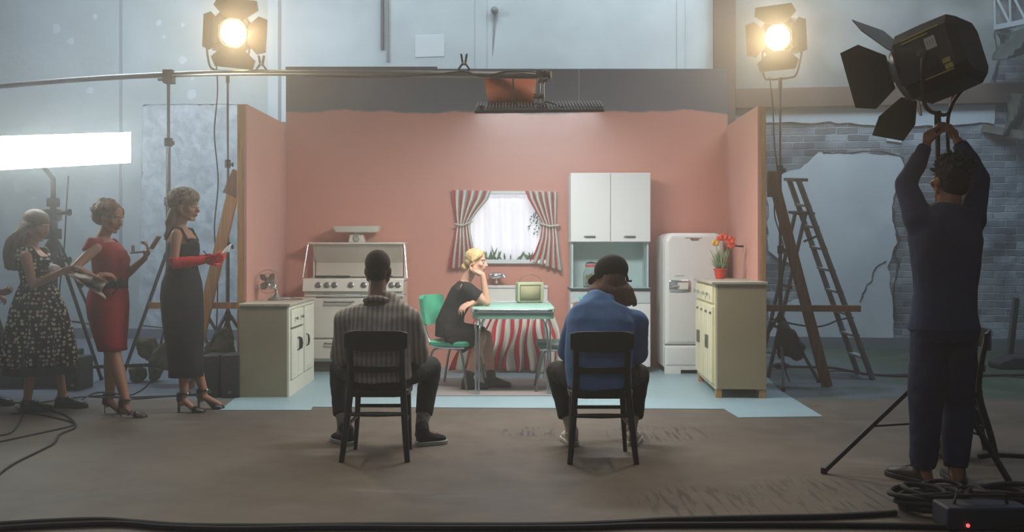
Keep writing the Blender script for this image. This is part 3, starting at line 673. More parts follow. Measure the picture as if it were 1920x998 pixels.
# stove
SX0, SX1 = W(574, 500, 9.0).x, W(758, 500, 9.0).x; SXC = (SX0+SX1)/2; sw = SX1-SX0
M_stv = mat('ivory_enamel', '#e0dccb', 0.3, var=0.03, vscale=2, coat=0.3)
ST = thing('cooking_range', 'wide ivory enamel range with raised lid behind the seated man in striped shirt', 'stove', (SXC, 8.88, 0), local=True)
h2 = sw/2
def zs(py, D=8.88): return CH-(py-HZ)*D/F
part('body', MB().bb(-h2, h2, 0.02, 0.42, 0.11, 0.90), M_stv, ST, bevel=0.01)
part('base_plinth', MB().bb(-h2+0.03, h2-0.03, 0.07, 0.40, 0, 0.11), mat('dark_plinth', '#4a4030', 0.7), ST)  # solid dark brown plinth carrying the range
part('cooktop', MB().bb(-h2-0.01, h2+0.01, 0.0, 0.43, 0.90, 0.925), M_stv, ST, bevel=0.008)
cp = part('control_panel', MB().prism([(-h2-0.005, 0.0, 0.92), (-h2-0.005, -0.03, 0.80), (-h2-0.005, 0.03, 0.80), (-h2-0.005, 0.03, 0.92)], (sw+0.01, 0, 0)), M_stv, ST, bevel=0.006)
for px in (597, 613, 627, 658, 682, 746, 734):
    kx = (px-960)*8.86/F-SXC
    part('knob', MB().lathe([(0.030, 0), (0.030, 0.006), (0.021, 0.010), (0.018, 0.026), (0.004, 0.028)], (kx, -0.016, 0.862), (0, -1, 0.2), 20), M_steel, cp)
for px in (625, 658, 742):
    kx = (px-960)*8.86/F-SXC
    part('pull', MB().tube([(kx-0.10, -0.01, 0.77), (kx-0.09, -0.045, 0.775), (kx+0.09, -0.045, 0.775), (kx+0.10, -0.01, 0.77)], 0.008, 8), M_chrome, ST)
part('trim_bar', MB().bb(-h2, h2, -0.012, 0.02, 0.742, 0.752), M_chrome, ST, bevel=0.002)
for a, b, zt_ in ((-h2+0.02, 0.20, 0.735), (0.22, h2-0.02, 0.735)):
    q = part('oven_door', MB().bb(a, b, -0.012, 0.02, 0.34, zt_), M_stv, ST, bevel=0.012)
    part('handle', MB().tube([((a+b)/2-0.14, -0.012, 0.70), ((a+b)/2-0.12, -0.05, 0.695), ((a+b)/2+0.12, -0.05, 0.695), ((a+b)/2+0.14, -0.012, 0.70)], 0.009, 8), M_steel, q)
    q = part('drawer', MB().bb(a, b, -0.012, 0.02, 0.135, 0.33), M_stv, ST, bevel=0.012)
    part('handle', MB().tube([((a+b)/2-0.14, -0.012, 0.295), ((a+b)/2-0.12, -0.045, 0.29), ((a+b)/2+0.12, -0.045, 0.29), ((a+b)/2+0.14, -0.012, 0.295)], 0.008, 8), M_steel, q)
# raised lid: back sheet + curved hood + side arms
zl0, zl1 = 0.955, 1.255
ld = part('lid', MB().prism([(-h2+0.045, 0.36, zl0-0.02), (-h2+0.045, 0.375, zl0+0.12), (-h2+0.045, 0.20, zl1), (-h2+0.045, 0.20, zl1+0.008), (-h2+0.045, 0.42, zl1+0.008), (-h2+0.045, 0.42, zl0-0.02)], (sw-0.09, 0, 0)), mat('lid_enamel', '#cfc9b8', 0.3, coat=0.3), ST, smooth=False)
part('shelf', MB().bb(-h2+0.0, h2-0.0, 0.15, 0.43, zl1+0.008, zl1+0.026), M_stv, ST, bevel=0.007)
for sx in (-1, 1):
    part('lid_arm', MB().tube([(sx*(h2-0.008), 0.17, zl1+0.012), (sx*(h2+0.03), 0.10, 0.93)], 0.008, 8), M_chrome, ST)
    part('side_upright', MB().bb(sx*(h2-0.022)-0.01, sx*(h2-0.022)+0.01, 0.38, 0.42, 0.92, zl1+0.01), M_stv, ST)
for px in (608, 640, 720):
    cx_ = (px-960)*9.1/F-SXC; mb = MB()
    for rr in (0.085, 0.05): mb.tube([Vector((cx_+math.cos(t)*rr, 0.19+math.sin(t)*rr, 0.942)) for t in [2*PI*k/24 for k in range(24)]], 0.007, 6, loop=True)
    for k in range(4): a = k*PI/2+0.4; mb.beam((cx_, 0.19, 0.938), (cx_+math.cos(a)*0.085, 0.19+math.sin(a)*0.085, 0.938), 0.009, 0.02)
    part('burner', mb, M_black, ST)
# scale
sc = Vector((W(670, 450, 9.16).x, 9.16, zl1+0.0262))
KS = thing('kitchen_scale', 'ivory enamel kitchen scale with wide tray on top of the range', 'scale', sc)
mb = MB().loft([[sc+Vector((x, y, z)) for x, y in ((-a, -b), (a, -b), (a, b), (-a, b))] for z, a, b in ((0, 0.078, 0.07), (0.03, 0.076, 0.068), (0.078, 0.066, 0.058))])
bs = part('body', mb, M_stv, KS, bevel=0.008)
dc = sc+Vector((0, -0.068, 0.04))
dl = part('dial', MB().lathe([(0.034, 0), (0.034, 0.004), (0.029, 0.006)], dc, (0, -1, 0.12), 28), M_steel, bs)
part('dial_face', MB().lathe([(0.028, 0.0062), (0.0001, 0.0064)], dc, (0, -1, 0.12), 28, caps=False), mat('dial_white', '#b9bdb3', 0.4), dl)
mb = MB()
for k in range(12):
    a = 2*PI*k/12; mb.beam(dc+Vector((math.cos(a)*0.018, -0.008, math.sin(a)*0.018)), dc+Vector((math.cos(a)*0.025, -0.008, math.sin(a)*0.025)), 0.003, 0.002)
mb.beam(dc+Vector((0, -0.009, 0)), dc+Vector((0.006, -0.009, 0.022)), 0.003, 0.002)
part('dial_marks', mb, M_black, dl)
part('neck', MB().lathe([(0.045, 0.078), (0.03, 0.09), (0.06, 0.102), (0.10, 0.108)], sc, n=24), M_stv, KS)
tr = []
for z, a, b, r in ((0.100, 0.17, 0.095, .03), (0.106, 0.21, 0.115, .03), (0.158, 0.236, 0.135, .03), (0.164, 0.24, 0.138, .03), (0.164, 0.230, 0.13, .03), (0.118, 0.20, 0.11, .03), (0.115, 0.1, 0.05, .02)):
    tr.append([sc+Vector((p.x, p.z, z)) for p in rrect(2*a, -b, b, r, 0, 4)])
part('tray', MB().loft(tr), M_stv, KS)

# sink with striped skirt, tap
SKX = W(975, 600, 9.0).x
SK = thing('sink', 'white enamel wall sink with striped fabric skirt behind the green table', 'sink', (SKX, 9.0, 0), local=True)
w2 = W(1027, 550, 9.3).x-SKX; w1 = SKX-W(908, 550, 9.3).x
part('backsplash', MB().bb(-w1, w2, 0.28, 0.30, 0.62, CH-(537-HZ)*9.28/F).bb(-w1, w2, 0.26, 0.30, CH-(540-HZ)*9.28/F, CH-(535-HZ)*9.28/F), M_enamel, SK, bevel=0.006)
part('basin', MB().bb(-w1, w2, 0.0, 0.28, 0.63, 0.665).bb(-w1, -w1+0.03, 0, 0.28, 0.5, 0.70).bb(w2-0.03, w2, 0, 0.28, 0.5, 0.70).bb(-w1, w2, -0.02, 0.02, 0.5, 0.70), M_enamel, SK, bevel=0.01)
for xx in (-w1+0.03, w2-0.05): part('leg', MB().bb(xx, xx+0.03, 0.2, 0.23, 0, 0.63), M_steel, SK)
def skirt(u, v):
    top_ = Vector((-w1-0.08+(w1+w2+0.14)*u, -0.03, 0.545)); bot = Vector((-w1-0.33+(w1+w2+0.50)*u, -0.12+0.05*math.sin(u*5), 0.018))
    p = top_.lerp(bot, v); k = 0.012+0.03*v
    p.y += k*math.sin(u*62)+k*0.5*math.sin(u*27+v*3); p.x += 0.018*v*math.sin(u*40+v*5)+0.012*math.sin(v*7+u*12)
    p.z += 0.01*v*math.sin(u*31); return p
part('skirt', MB().grid(220, 24, skirt), M_str2, SK, label='red and white striped fabric skirt', solid=0.003)
tp = W(929, 517, 9.25)
FT = thing('wall_tap', 'chrome swivel tap on the pink wall above the sink', 'tap', Vector((tp.x, 9.35, tp.z)))
part('body', MB().ell(tp, (0.075, 0.05, 0.035)).tube([tp+Vector((-0.02, 0.04, 0.0)), tp+Vector((-0.02, 0.1, 0))], 0.02, 10), M_chrome, FT)
part('spout', MB().tube(smooth_path([tp+Vector((0.02, -0.02, 0.0)), tp+Vector((0.07, -0.05, 0.01)), tp+Vector((0.095, -0.06, -0.02))], 4), 0.018, 10), M_chrome, FT)
part('outlet', MB().lathe([(0.016, 0), (0.012, -0.03), (0.02, -0.05), (0.02, -0.06), (0.002, -0.065)], tp+Vector((0.01, -0.01, -0.02)), n=14), M_chrome, FT)

# dinette table
TB = thing('dinette_table', 'green topped dinette table with chrome edge and legs at which a woman sits', 'table', (0.01, 7.46, 0), local=True)
M_gtop = mat('mint_laminate', '#93bfae', 0.35, var=0.08, vscale=7); M_apron = mat('green_apron', '#6f9a86', 0.4)
tw_, tl_ = 0.70, 1.02
def tring(w, l, r, z, ins=0): return [Vector((p.x, p.z, z)) for p in rrect(w-2*ins, ins, l-ins, r, 0, 6)]
part('tabletop', MB().loft([tring(tw_, tl_, .07, .695, .006), tring(tw_, tl_, .07, .72, .006)]), M_gtop, TB)
part('chrome_edge', MB().loft([tring(tw_, tl_, .07, .690), tring(tw_, tl_, .07, .716)]), M_chrome, TB, bevel=0.003)
part('apron', MB().loft([tring(tw_, tl_, .065, .635, .012), tring(tw_, tl_, .065, .690, .012)]), M_apron, TB)
for sx in (-1, 1):
    for fy, dy in ((0.09, -1), (tl_-0.09, 1)):
        q = MB()
        for o_ in (0, 0.038):
            xt = sx*(tw_/2-0.115+o_*1.3); xb = sx*(tw_/2-0.075+o_*0.6)
            q.tube(smooth_path([(xt-sx*0.0, fy+dy*0.0, 0.64), (xt+sx*0.03, fy+dy*0.01, 0.585), (xb+sx*0.01, fy+dy*0.02, 0.50), (xb+sx*(0.012 if dy < 0 else 0.03), fy+dy*(0.03), 0.25), (xb+sx*0.01, fy+dy*0.05, 0.03), (xb+sx*0.012, fy+dy*0.052, 0.0)], 5), 0.0085, 10)
        part('leg', q, M_chrome, TB)
# radio
rl = Vector((W(993, 567, 8.34).x, 8.34, 0.7202))
RD = thing('portable_radio', 'pale green portable radio with carrying handle standing on the dinette table', 'radio', rl)
Rz = Matrix.Rotation(math.radians(14), 4, 'Z'); 
def rloc(v): return rl+Rz @ Vector(v)
M_radio = mat('sage_leatherette', '#a3ad87', 0.6, bump=0.1, bscale=150)
b1 = MB().loft([[rloc((p.x, y, p.z)) for p in rrect(w_, z0, z1, 0.012, 0, 4)] for y, w_, z0, z1 in ((-0.05, 0.235, 0.012, 0.185), (-0.045, 0.245, 0.008, 0.19), (0.05, 0.245, 0.008, 0.19), (0.055, 0.235, 0.012, 0.185))])
bdy = part('body', b1, M_radio, RD)
part('speaker_grille', MB().add([rloc(v) for v in ((-0.10, -0.0515, 0.03), (0.085, -0.0515, 0.03), (0.085, -0.0515, 0.162), (-0.10, -0.0515, 0.162))], [(0, 1, 2, 3)]), mat('grille_cloth', '#a09a76', 0.8, bump=0.3, bscale=300), bdy, solid=0.003)
gf = MB()
for a, b in (((-0.103, 0.028), (0.088, 0.028)), ((-0.103, 0.164), (0.088, 0.164)), ((-0.103, 0.028), (-0.103, 0.164)), ((0.088, 0.028), (0.088, 0.164))):
    gf.beam(rloc((a[0], -0.054, a[1])), rloc((b[0], -0.054, b[1])), 0.006, 0.006)
part('grille_frame', gf, mat('dark_olive_trim', '#5d5d45', 0.5), bdy)
part('handle', MB().tube([rloc(v) for v in [(-0.108, 0, 0.18)]+[(-0.108*math.cos(t)+0.005, 0, 0.185+0.075*math.sin(t)) for t in [PI*k/12 for k in range(1, 12)]]+[(0.118, 0, 0.18), (0.13, -0.004, 0.08)]], 0.007, 8, flat=0.5), mat('tan_leather_strap', '#8a5f4c', 0.6), RD)
for dx, dy in ((-0.1, -0.03), (0.1, -0.03), (-0.1, 0.03), (0.1, 0.03)):
    q = rloc((dx, dy, 0)); part('foot', MB().lathe([(0.009, 0), (0.01, 0.012)], q, n=10), M_steel, RD)

# dinette chairs (padded green, chrome tube)
M_green = mat('green_vinyl', '#4fb58c', 0.45, var=0.18, vscale=9); M_gdk = mat('dark_green_vinyl', '#4d6b5d', 0.5)
def dinette(label, loc, rz, vin):
    t = thing('dinette_chair', label, 'chair', loc, 'chrome dinette chairs at the green table', rz, local=True)   # faces +x
    part('seat', MB().loft([[Vector((p.x, p.z, z)) for p in rrect(w_, -w_/2, w_/2, 0.05, 0, 5)] for z, w_ in ((0.375, 0.36), (0.38, 0.38), (0.405, 0.385), (0.42, 0.36))]), vin, t)
    bk = [[Vector((-0.20-0.10*(z-0.5)+yo+0.04*(1-(2*k/12-1)**2)*-1, -w_/2+w_*k/12, z)) for k in range(13)]+[Vector((-0.215-0.10*(z-0.5)+yo+0.04*(1-(2*k/12-1)**2)*-1-0.025, -w_/2+w_*k/12, z)) for k in range(12, -1, -1)] for z, w_, yo in ((0.545, 0.30, 0), (0.56, 0.35, 0), (0.78, 0.38, 0), (0.805, 0.34, 0))]
    part('backrest', MB().loft(bk), vin, t)
    hp_ = [(-0.235, 0.15, 0.60), (-0.225, 0.16, 0.53), (-0.17, 0.17, 0.40), (-0.08, 0.17, 0.365), (0.13, 0.17, 0.365), (0.15, 0.12, 0.365)]
    f = MB().tube(smooth_path(hp_+[(a, -b, c) for a, b, c in reversed(hp_)], 5), 0.012, 10)
    part('back_frame', f, M_chrome, t)
    for s in (-1, 1):
        part('leg', MB().tube(smooth_path([(-0.02, s*0.16, 0.362), (-0.12, s*0.165, 0.345), (-0.165, s*0.17, 0.27), (-0.22, s*0.185, 0.0)], 5), 0.011, 10), M_steel, t)
        part('leg', MB().tube(smooth_path([(-0.02, s*0.16, 0.362), (0.11, s*0.165, 0.345), (0.15, s*0.17, 0.27), (0.20, s*0.185, 0.0)], 5), 0.011, 10), M_steel, t)
    return t
dinette('green vinyl dinette chair that the blonde woman in black sits on', (-0.49, 7.97, 0), -0.42, M_green)
dinette('empty dinette chair pushed under the right side of the green table', (0.40, 7.82, 0), PI, M_gdk)

# bentwood chairs
def bentwood(label, loc, rz=0.0):
    t = thing('bentwood_chair', label, 'chair', loc, 'dark wooden audience chairs', rz, local=True)   # faces +y, origin under rear-leg line
    for s in (-1, 1):
        p = smooth_path([(s*0.187, 0.0, 0), (s*0.172, 0.03, 0.15), (s*0.155, 0.085, 0.36), (s*0.148, 0.085, 0.5), (s*0.152, 0.045, 0.73)], 6)
        part('rear_leg', MB().tube(p, [0.0155+0.004*math.sin(PI*k/(len(p)-1)) for k in range(len(p))], 10), M_darkwood, t)
        part('front_leg', MB().tube([(s*0.165, 0.33, 0), (s*0.155, 0.345, 0.2), (s*0.15, 0.35, 0.37)], [0.012, 0.016, 0.018], 10), M_darkwood, t)
    def bent(z0, z1, w0, th, bow, y0, rise=0.0):
        rs = []
        for k in range(15):
            u = 2*k/14-1; x = u*w0; y = y0-bow*(1-u*u); e = 1-0.28*abs(u)**5; zc = (z0+z1)/2+rise*(1-u*u); hh = (z1-z0)/2*e
            rs.append([Vector((x, y-th/2, zc-hh)), Vector((x, y+th/2, zc-hh)), Vector((x, y+th/2, zc+hh)), Vector((x, y-th/2, zc+hh))])
        return MB().loft(rs)
    part('top_rail', bent(0.625, 0.745, 0.182, 0.02, 0.045, 0.058, 0.0), M_darkwood, t, bevel=0.004)
    part('back_rail', bent(0.50, 0.54, 0.150, 0.016, 0.04, 0.08), M_darkwood, t, bevel=0.003)
    seat = [[Vector((p.x, p.z, z)) for p in rrect(w_, 0.06, 0.06+w_*1.02, 0.13, 0, 7, 0.09)] for z, w_ in ((0.358, 0.35), (0.363, 0.365), (0.392, 0.37), (0.398, 0.355))]
    part('seat', MB().loft(seat), M_darkwood, t)
    part('stretcher', MB().tube([(-0.165, 0.055, 0.262), (0, 0.05, 0.262), (0.165, 0.055, 0.262)], [0.011, 0.015, 0.011], 8), M_darkwood, t)
    part('stretcher', MB().tube([(-0.15, 0.345, 0.262), (0.15, 0.345, 0.262)], 0.011, 8), M_darkwood, t)
    for s in (-1, 1): part('stretcher', MB().tube([(s*0.163, 0.055, 0.20), (s*0.155, 0.345, 0.20)], 0.010, 8), M_darkwood, t)
    return t
c1 = G(702, 867); bentwood('dark bentwood chair carrying the man in the grey striped shirt', (c1.x, c1.y, 0))
c2 = G(1131, 871); bentwood('dark bentwood chair carrying the person in the blue sweater', (c2.x, c2.y, 0))
b3 = bentwood('dark bentwood chair standing sideways behind the lamp operator', (2.79, 5.28, 0), 1.25)
# ---------------------------------------------------------------- film lighting gear
M_lampbody = mat('lamp_charcoal', '#1d1d22', 0.5, var=0.1, vscale=5)
M_warmbody = mat('lamp_brown_black', '#3a2c24', 0.55, var=0.1, vscale=5)
def fresnel(name, label, pos, fdir, R, up=(0, 0, 1), L=2.6, hs=1.25, lit=None, body=None, doors=(55, 55, 55, 55), dl=1.9, yoke_to=None, group=None, dw=1.0):
    f = Vector(fdir).normalized(); r = f.cross(Vector(up)).normalized(); u = r.cross(f).normalized(); pos = Vector(pos)
    Q = lambda x, y, z: pos+r*x+f*y+u*z
    t = thing(name, label, 'film light', pos, group); bm_ = body or M_lampbody
    def ring(h, y, ch=0.35): return [Q(x*h, y, z*h) for x, z in ((1, 1-ch), (1-ch, 1), (-(1-ch), 1), (-1, 1-ch), (-1, -(1-ch)), (-(1-ch), -1), (1-ch, -1), (1, -(1-ch)))]
    H = hs*R
    part('housing', MB().loft([ring(H*0.80, -L*R), ring(H*0.97, -L*R*0.88), ring(H, -L*R*0.5), ring(H, -0.25*R), ring(H*0.86, -0.05*R)]), bm_, t, bevel=0.006, smooth=False)
    for k in (-1, 1): part('vent', MB().box(Q(k*H*0.995, -L*R*0.5, -H*0.3), (0.01, L*R*0.3, H*0.35), Matrix((r, f, u)).transposed()), M_black, t)
    part('front_ring', MB().lathe([(R*0.92, -0.1*R), (R*1.12, -0.08*R), (R*1.12, 0.22*R), (R*1.02, 0.24*R), (R*0.98, 0.02*R), (R*0.92, 0.0)], pos, f, 40, caps=False), M_steel if not lit else mat('glow_tinted_steel', '#b6a184', 0.3, 0.8), t)  # lit lamps: glow on the ring put into a warmer steel colour
    if lit:
        lm = mat('lit_fresnel_lens', '#fff2d6', 0.3, emit='#ffd898', estr=lit)
    else: lm = mat('dark_fresnel_lens', '#4a5157', 0.1, 0.2)
    pr = [(0.001, 0.05*R)]
    for k in range(1, 8): a = R*0.93*k/7; pr += [(a-0.002, 0.05*R-0.012*k*R), (a, 0.02*R-0.008*k*R)]
    part('lens', MB().lathe([(x, max(y, -0.12*R)) for x, y in pr]+[(R*0.93, -0.15*R)], pos, f, 40, caps=False), lm, t)
    # barn doors: trapezoid plates with cut corners hinged on the ring
    for k, an in enumerate(doors):
        if an is None: continue
        a = k*PI/2; out = r*math.cos(a)+u*math.sin(a); tan = -r*math.sin(a)+u*math.cos(a); th = math.radians(an)
        d = (f*math.cos(th)+out*math.sin(th)); b0 = pos+out*R*1.08+f*0.24*R; w0, w1 = R*0.92, R*dw*(1.35 if k % 2 else 1.15)
        P = [b0-tan*w0*0.8, b0+tan*w0*0.8, b0+tan*w1+d*dl*R*0.55, b0+tan*w1*0.85+d*dl*R, b0-tan*w1*0.85+d*dl*R, b0-tan*w1+d*dl*R*0.55]
        nrm = (P[1]-P[0]).cross(d).normalized()*0.004
        part('barn_door', MB().prism([p-nrm/2 for p in P], nrm), bm_, t, smooth=False)
        part('hinge', MB().tube([b0-tan*w0*0.5, b0+tan*w0*0.5], 0.006, 6), M_steel, t)
    c0 = Q(0, -L*R*0.5, 0)
    by = yoke_to or (c0-Vector((0, 0, H*1.75)))
    sd = r if abs(r.z) < 0.5 else u
    ys = MB().tube(smooth_path([c0+sd*H*1.06, c0+sd*H*1.16-Vector((0, 0, H*0.4)), by+sd*H*0.95+Vector((0, 0, H*0.25)), by+sd*H*0.5, by, by-sd*H*0.5, by-sd*H*0.95+Vector((0, 0, H*0.25)), c0-sd*H*1.16-Vector((0, 0, H*0.4)), c0-sd*H*1.06], 5), R*0.085, 8)
    part('yoke', ys, mat('yoke_bronze', '#5b4a3e', 0.4, 0.5), t)
    for s in (-1, 1): part('pivot_knob', MB().lathe([(0.02, 0), (0.026, 0.01), (0.026, 0.03), (0.012, 0.036)], c0+sd*s*H*1.02, sd*s, 14), M_black, t)
    part('spigot', MB().tube([by-Vector((0, 0, 0.10)), by+Vector((0, 0, 0.01))], 0.017, 10), M_black, t)
    if lit:
        l = bpy.data.lights.new(name+'_beam', 'SPOT'); l.energy = lit*2.0; l.color = (1, 0.78, 0.48); l.spot_size = math.radians(95); l.spot_blend = 0.6; l.shadow_soft_size = R*0.7
        lo = bpy.data.objects.new(name+'_beam', l); C.objects.link(lo); lo.location = f*0.30*R; lo.parent = t
        lo.rotation_euler = f.to_track_quat('-Z', 'Y').to_euler()
    return t, by, Q
def stand(name, label, base, ztop, apex, feet, group=None, m=None, r=0.017, tip=None, low=0.28, extra=True, cat='light stand'):
    m = m or M_steel; base = Vector(base); t = thing(name, label, cat, base, group)
    B = lambda z: base+Vector((0, 0, z))
    tp_ = Vector(tip) if tip else B(ztop)
    z1 = apex+0.25*(ztop-apex)+0.1; z2 = apex+0.65*(ztop-apex)
    part('pole', MB().tube([B(low-0.05), B(z1)], r, 12), m, t)
    part('pole_extension', MB().tube([B(z1), B(z2)], r*0.78, 12), m, t)
    part('pole_extension', MB().tube([B(z2), tp_], r*0.58, 12), m, t)
    for z in (z1, z2):
        part('collar', MB().lathe([(r*1.5, -0.04), (r*1.5, 0.03), (r*0.9, 0.035)], B(z), n=14), M_black, t)
        part('knob', MB().lathe([(0.006, 0), (0.006, 0.03), (0.02, 0.035), (0.02, 0.05)], B(z-0.01), (1, 0.2, 0), 10), M_black, t)
    part('leg_collar', MB().lathe([(r*1.7, -0.05), (r*1.9, 0.0), (r*1.2, 0.04)], B(apex), n=14), M_black, t)
    part('brace_collar', MB().lathe([(r*1.6, -0.03), (r*1.6, 0.03)], B(low), n=14), M_black, t)
    for ft in feet:
        ft = Vector(ft); a = B(apex)+(ft-base).normalized()*r*1.5
        part('leg', MB().beam(a, ft+Vector((0, 0, 0.012)), 0.022, 0.022), m, t)
        mid = a.lerp(ft, 0.55)
        part('brace', MB().beam(B(low), mid, 0.016, 0.010), m, t)
        part('foot', MB().lathe([(0.018, 0), (0.018, 0.03)], ft, n=10), M_rubber, t)
    return t
def ring_feet(base, r, a0, n=3): return [Vector((base[0]+r*math.cos(a0+2*PI*k/n), base[1]+r*math.sin(a0+2*PI*k/n), 0)) for k in range(n)]
def cable(pts, r, label, m=None, name='cable', grp=None, k=6):
    pp = smooth_path([Vector(p) if not isinstance(p, tuple) or len(p) == 3 else G(p[0], p[1], r) for p in pts], k)
    return top(name, MB().tube(pp, r, 8), m or M_rubber, label, 'cable', grp)
# left lamp on stand
M_std = mat('stand_grey', '#5d6064', 0.4, 0.6)
p = W(436, 62, 8.0)
t_, by, _ = fresnel('fresnel_lamp', 'lit film lamp with barn doors at upper left above the boom pole', p, (0.5, -0.82, -0.18), 0.115, lit=60, body=M_warmbody, hs=1.45, dw=1.25, dl=1.7, doors=(150, 58, 40, 66), yoke_to=Vector((W(427, 130, 8.1).x, 8.1, 2.80)))
b = Vector((by.x, 8.1, 0)); stand('light_stand', 'steel light stand behind left pink wall carrying lit lamp', b, by.z-0.09, 0.62, ring_feet(b, 0.42, 2.0)[0:3], m=M_std, tip=by-Vector((0, 0, 0.09)))
cable([W(404, 100, 8.1), W(408, 170, 8.1), W(402, 250, 8.1), W(409, 340, 8.1), W(402, 430, 8.12), W(408, 520, 8.12), Vector((W(404, 600, 8.12).x, 8.12, 0.3)), Vector((W(396, 600, 8.12).x, 8.12, 0.006)), Vector((-3.0, 8.25, 0.006))], 0.006, 'thin black cable hanging wavy from the upper left lit lamp')
p = W(1460, 70, 8.0)
t_, by, _ = fresnel('fresnel_lamp', 'lit film lamp with barn doors at upper right beside the brown pillar', p, (-0.5, -0.82, -0.2), 0.108, lit=70, body=M_warmbody, hs=1.45, dw=1.25, dl=1.7, doors=(42, 58, 150, 66), yoke_to=Vector((W(1463, 150, 8.12).x, 8.12, 2.74)))
b = Vector((by.x, 8.12, 0)); stand('light_stand', 'steel light stand behind right pink wall carrying lit lamp', b, by.z-0.09, 0.60, ring_feet(b, 0.40, 0.3), m=M_std, tip=by-Vector((0, 0, 0.09)))
cable([W(1443, 145, 8.12), W(1449, 200, 8.12), W(1452, 270, 8.12), W(1458, 330, 8.12), W(1452, 400, 8.14), W(1470, 470, 8.16), W(1466, 560, 8.2), Vector((W(1480, 600, 8.3).x, 8.3, 0.006)), G(1560, 696, 0.006), G(1660, 703, 0.006), G(1800, 700, 0.006), G(1960, 712, 0.006)], 0.006, 'thin black cable running from the upper right lit lamp down and across the floor')
# big lamp
BF = (-0.64, 0.70, -0.27)
BP = W(1702, 137, 4.95)
t_, by, Q = fresnel('fresnel_lamp', 'large unlit black film lamp on a stand held by operator', BP, BF, 0.130, L=2.7, hs=1.40, dw=1.25, doors=(64, 64, 46, 44), dl=1.8, yoke_to=Vector((2.31, 4.92, CH-(212-HZ)*4.92/F)))
M_lab = mat('yellow_print', '#9a8f45', 0.7); M_sticker = mat('grey_sticker', '#a3a69c', 0.7)
Hh = 0.130*1.40
fv = Vector(BF).normalized(); rv = fv.cross(Vector((0, 0, 1))).normalized(); uv_ = rv.cross(fv)
sgn_ = -1 if rv.y > 0 else 1
def onside(y, z, w, h, m, nm):   # little plate lying on the camera-facing side of the housing
    part(nm, MB().box(Q(sgn_*Hh*1.012, y, z), (0.006, w, h), Matrix((rv, fv, uv_)).transposed()), m, t_)
onside(-0.18, 0.118, 0.20, 0.008, M_lab, 'printed_line'); onside(-0.15, 0.100, 0.14, 0.008, M_lab, 'printed_line')
onside(-0.22, 0.045, 0.055, 0.065, M_sticker, 'sticker')
for k in range(3): onside(-0.205-0.014*k, 0.045, 0.004, 0.03, M_black, 'sticker_mark')
onside(-0.27, -0.075, 0.04, 0.026, M_lab, 'printed_label'); onside(-0.275, -0.108, 0.04, 0.026, M_lab, 'printed_label')
onside(-0.22, -0.13, 0.15, 0.006, M_lab, 'printed_line')
ob = Vector((2.31, 4.92, 0))
stand('light_stand', 'dark tripod stand under the large unlit lamp', ob, by.z-0.09, 0.56, [G(1545, 888), G(1903, 926), Vector((2.55, 5.6, 0))], m=mat('stand_dark', '#35343a', 0.45, 0.5), r=0.022, tip=by-Vector((0, 0, 0.09)), low=0.27)
cable([Q(0, -0.33, -0.15), W(1781, 205, 4.98), W(1778, 300, 5.02), W(1776, 380, 5.02), W(1780, 520, 5.0), Vector((2.42, 5.0, 0.3)), Vector((2.36, 4.72, 0.012)), Vector((2.2, 4.45, 0.012)), Vector((1.98, 4.25, 0.012))], 0.010, 'black power cable hanging behind the large unlit lamp')
# boom: stand, pole, overhead panel, gel
bs_ = Vector((W(316, 400, 8.15).x, 8.15, 0))
E = W(1014, 141, 6.88); PV = W(317, 140, 8.15)
BS = stand('boom_stand', 'tall grip stand behind the women carrying the boom pole', bs_, PV.z-0.05, 1.15, [G(228, 714), G(452, 700), Vector((bs_.x+0.1, 9.2, 0))], m=mat('stand_grey_heavy', '#6d6f70', 0.35, 0.6), r=0.024, low=0.5)
part('clamp_head', MB().box(PV+Vector((0, 0, -0.02)), (0.09, 0.09, 0.12)).tube([PV+Vector((-0.09, -0.03, -0.05)), PV+Vector((0.02, -0.03, -0.05))], 0.012, 8), M_black, BS, bevel=0.005)
BO = thing('boom_pole', 'long silver boom pole crossing above the set towards the overhead panel', 'boom pole', PV)
part('tube', MB().tube(smooth_path([Vector((-5.3, 8.98, 2.81)), W(150, 149, 8.6), PV, W(490, 136.5, 7.8), E+Vector((0.05, 0, 0.0))], 6), 0.026, 14), M_steel, BO)
part('end_cap', MB().lathe([(0.03, 0), (0.03, 0.06)], E+Vector((0.02, 0, 0)), (1, -0.3, 0), 14), M_black, BO)
def aclamp(px, py, D, lab):
    c = W(px, py, D); t = thing('spring_clamp', lab, 'clamp', c)
    for s in (-1, 1): part('jaw', MB().loft([[c+Vector((s*a+dx, dy, z)) for dx, dy in ((-.008, -.012), (.008, -.012), (.008, .012), (-.008, .012))] for a, z in ((0.022, -0.075), (0.040, -0.02), (0.010, 0.02), (0.022, 0.095))]), M_black, t, bevel=0.002)
    part('spring', MB().tube([c+Vector((-0.012, 0, 0.02)), c+Vector((0.012, 0, 0.02))], 0.014, 10), M_steel, t)
aclamp(490, 125, 7.82, 'black spring clamp on the boom pole near left lamp'); aclamp(870, 124, 7.14, 'black spring clamp on the boom pole beside orange gel')
PN = thing('overhead_light', 'slim dark overhead light panel hanging from the end of boom pole', 'light panel', W(1012, 210, 6.9))
pa_ = W(890, 213, 6.75); pb_ = W(1133, 210, 6.75); fz = Vector((0, 0.32, 0.095))
part('housing', MB().prism([pa_, pb_, pb_+Vector((0, 0, 0.022)), pa_+Vector((0, 0, 0.022))], fz), mat('panel_dark_red_black', '#3a2c2c', 0.5), PN, smooth=False)
mb = MB()
for k in range(40):
    q = pa_.lerp(pb_, (k+0.5)/40)+Vector((0, 0, 0.023)); mb.prism([q, q+Vector((0.006, 0, 0)), q+Vector((0.006, 0, 0.022)), q+Vector((0, 0, 0.022))], fz*0.97)
part('cooling_fins', mb, mat('panel_fin', '#5f6a78', 0.5), PN)
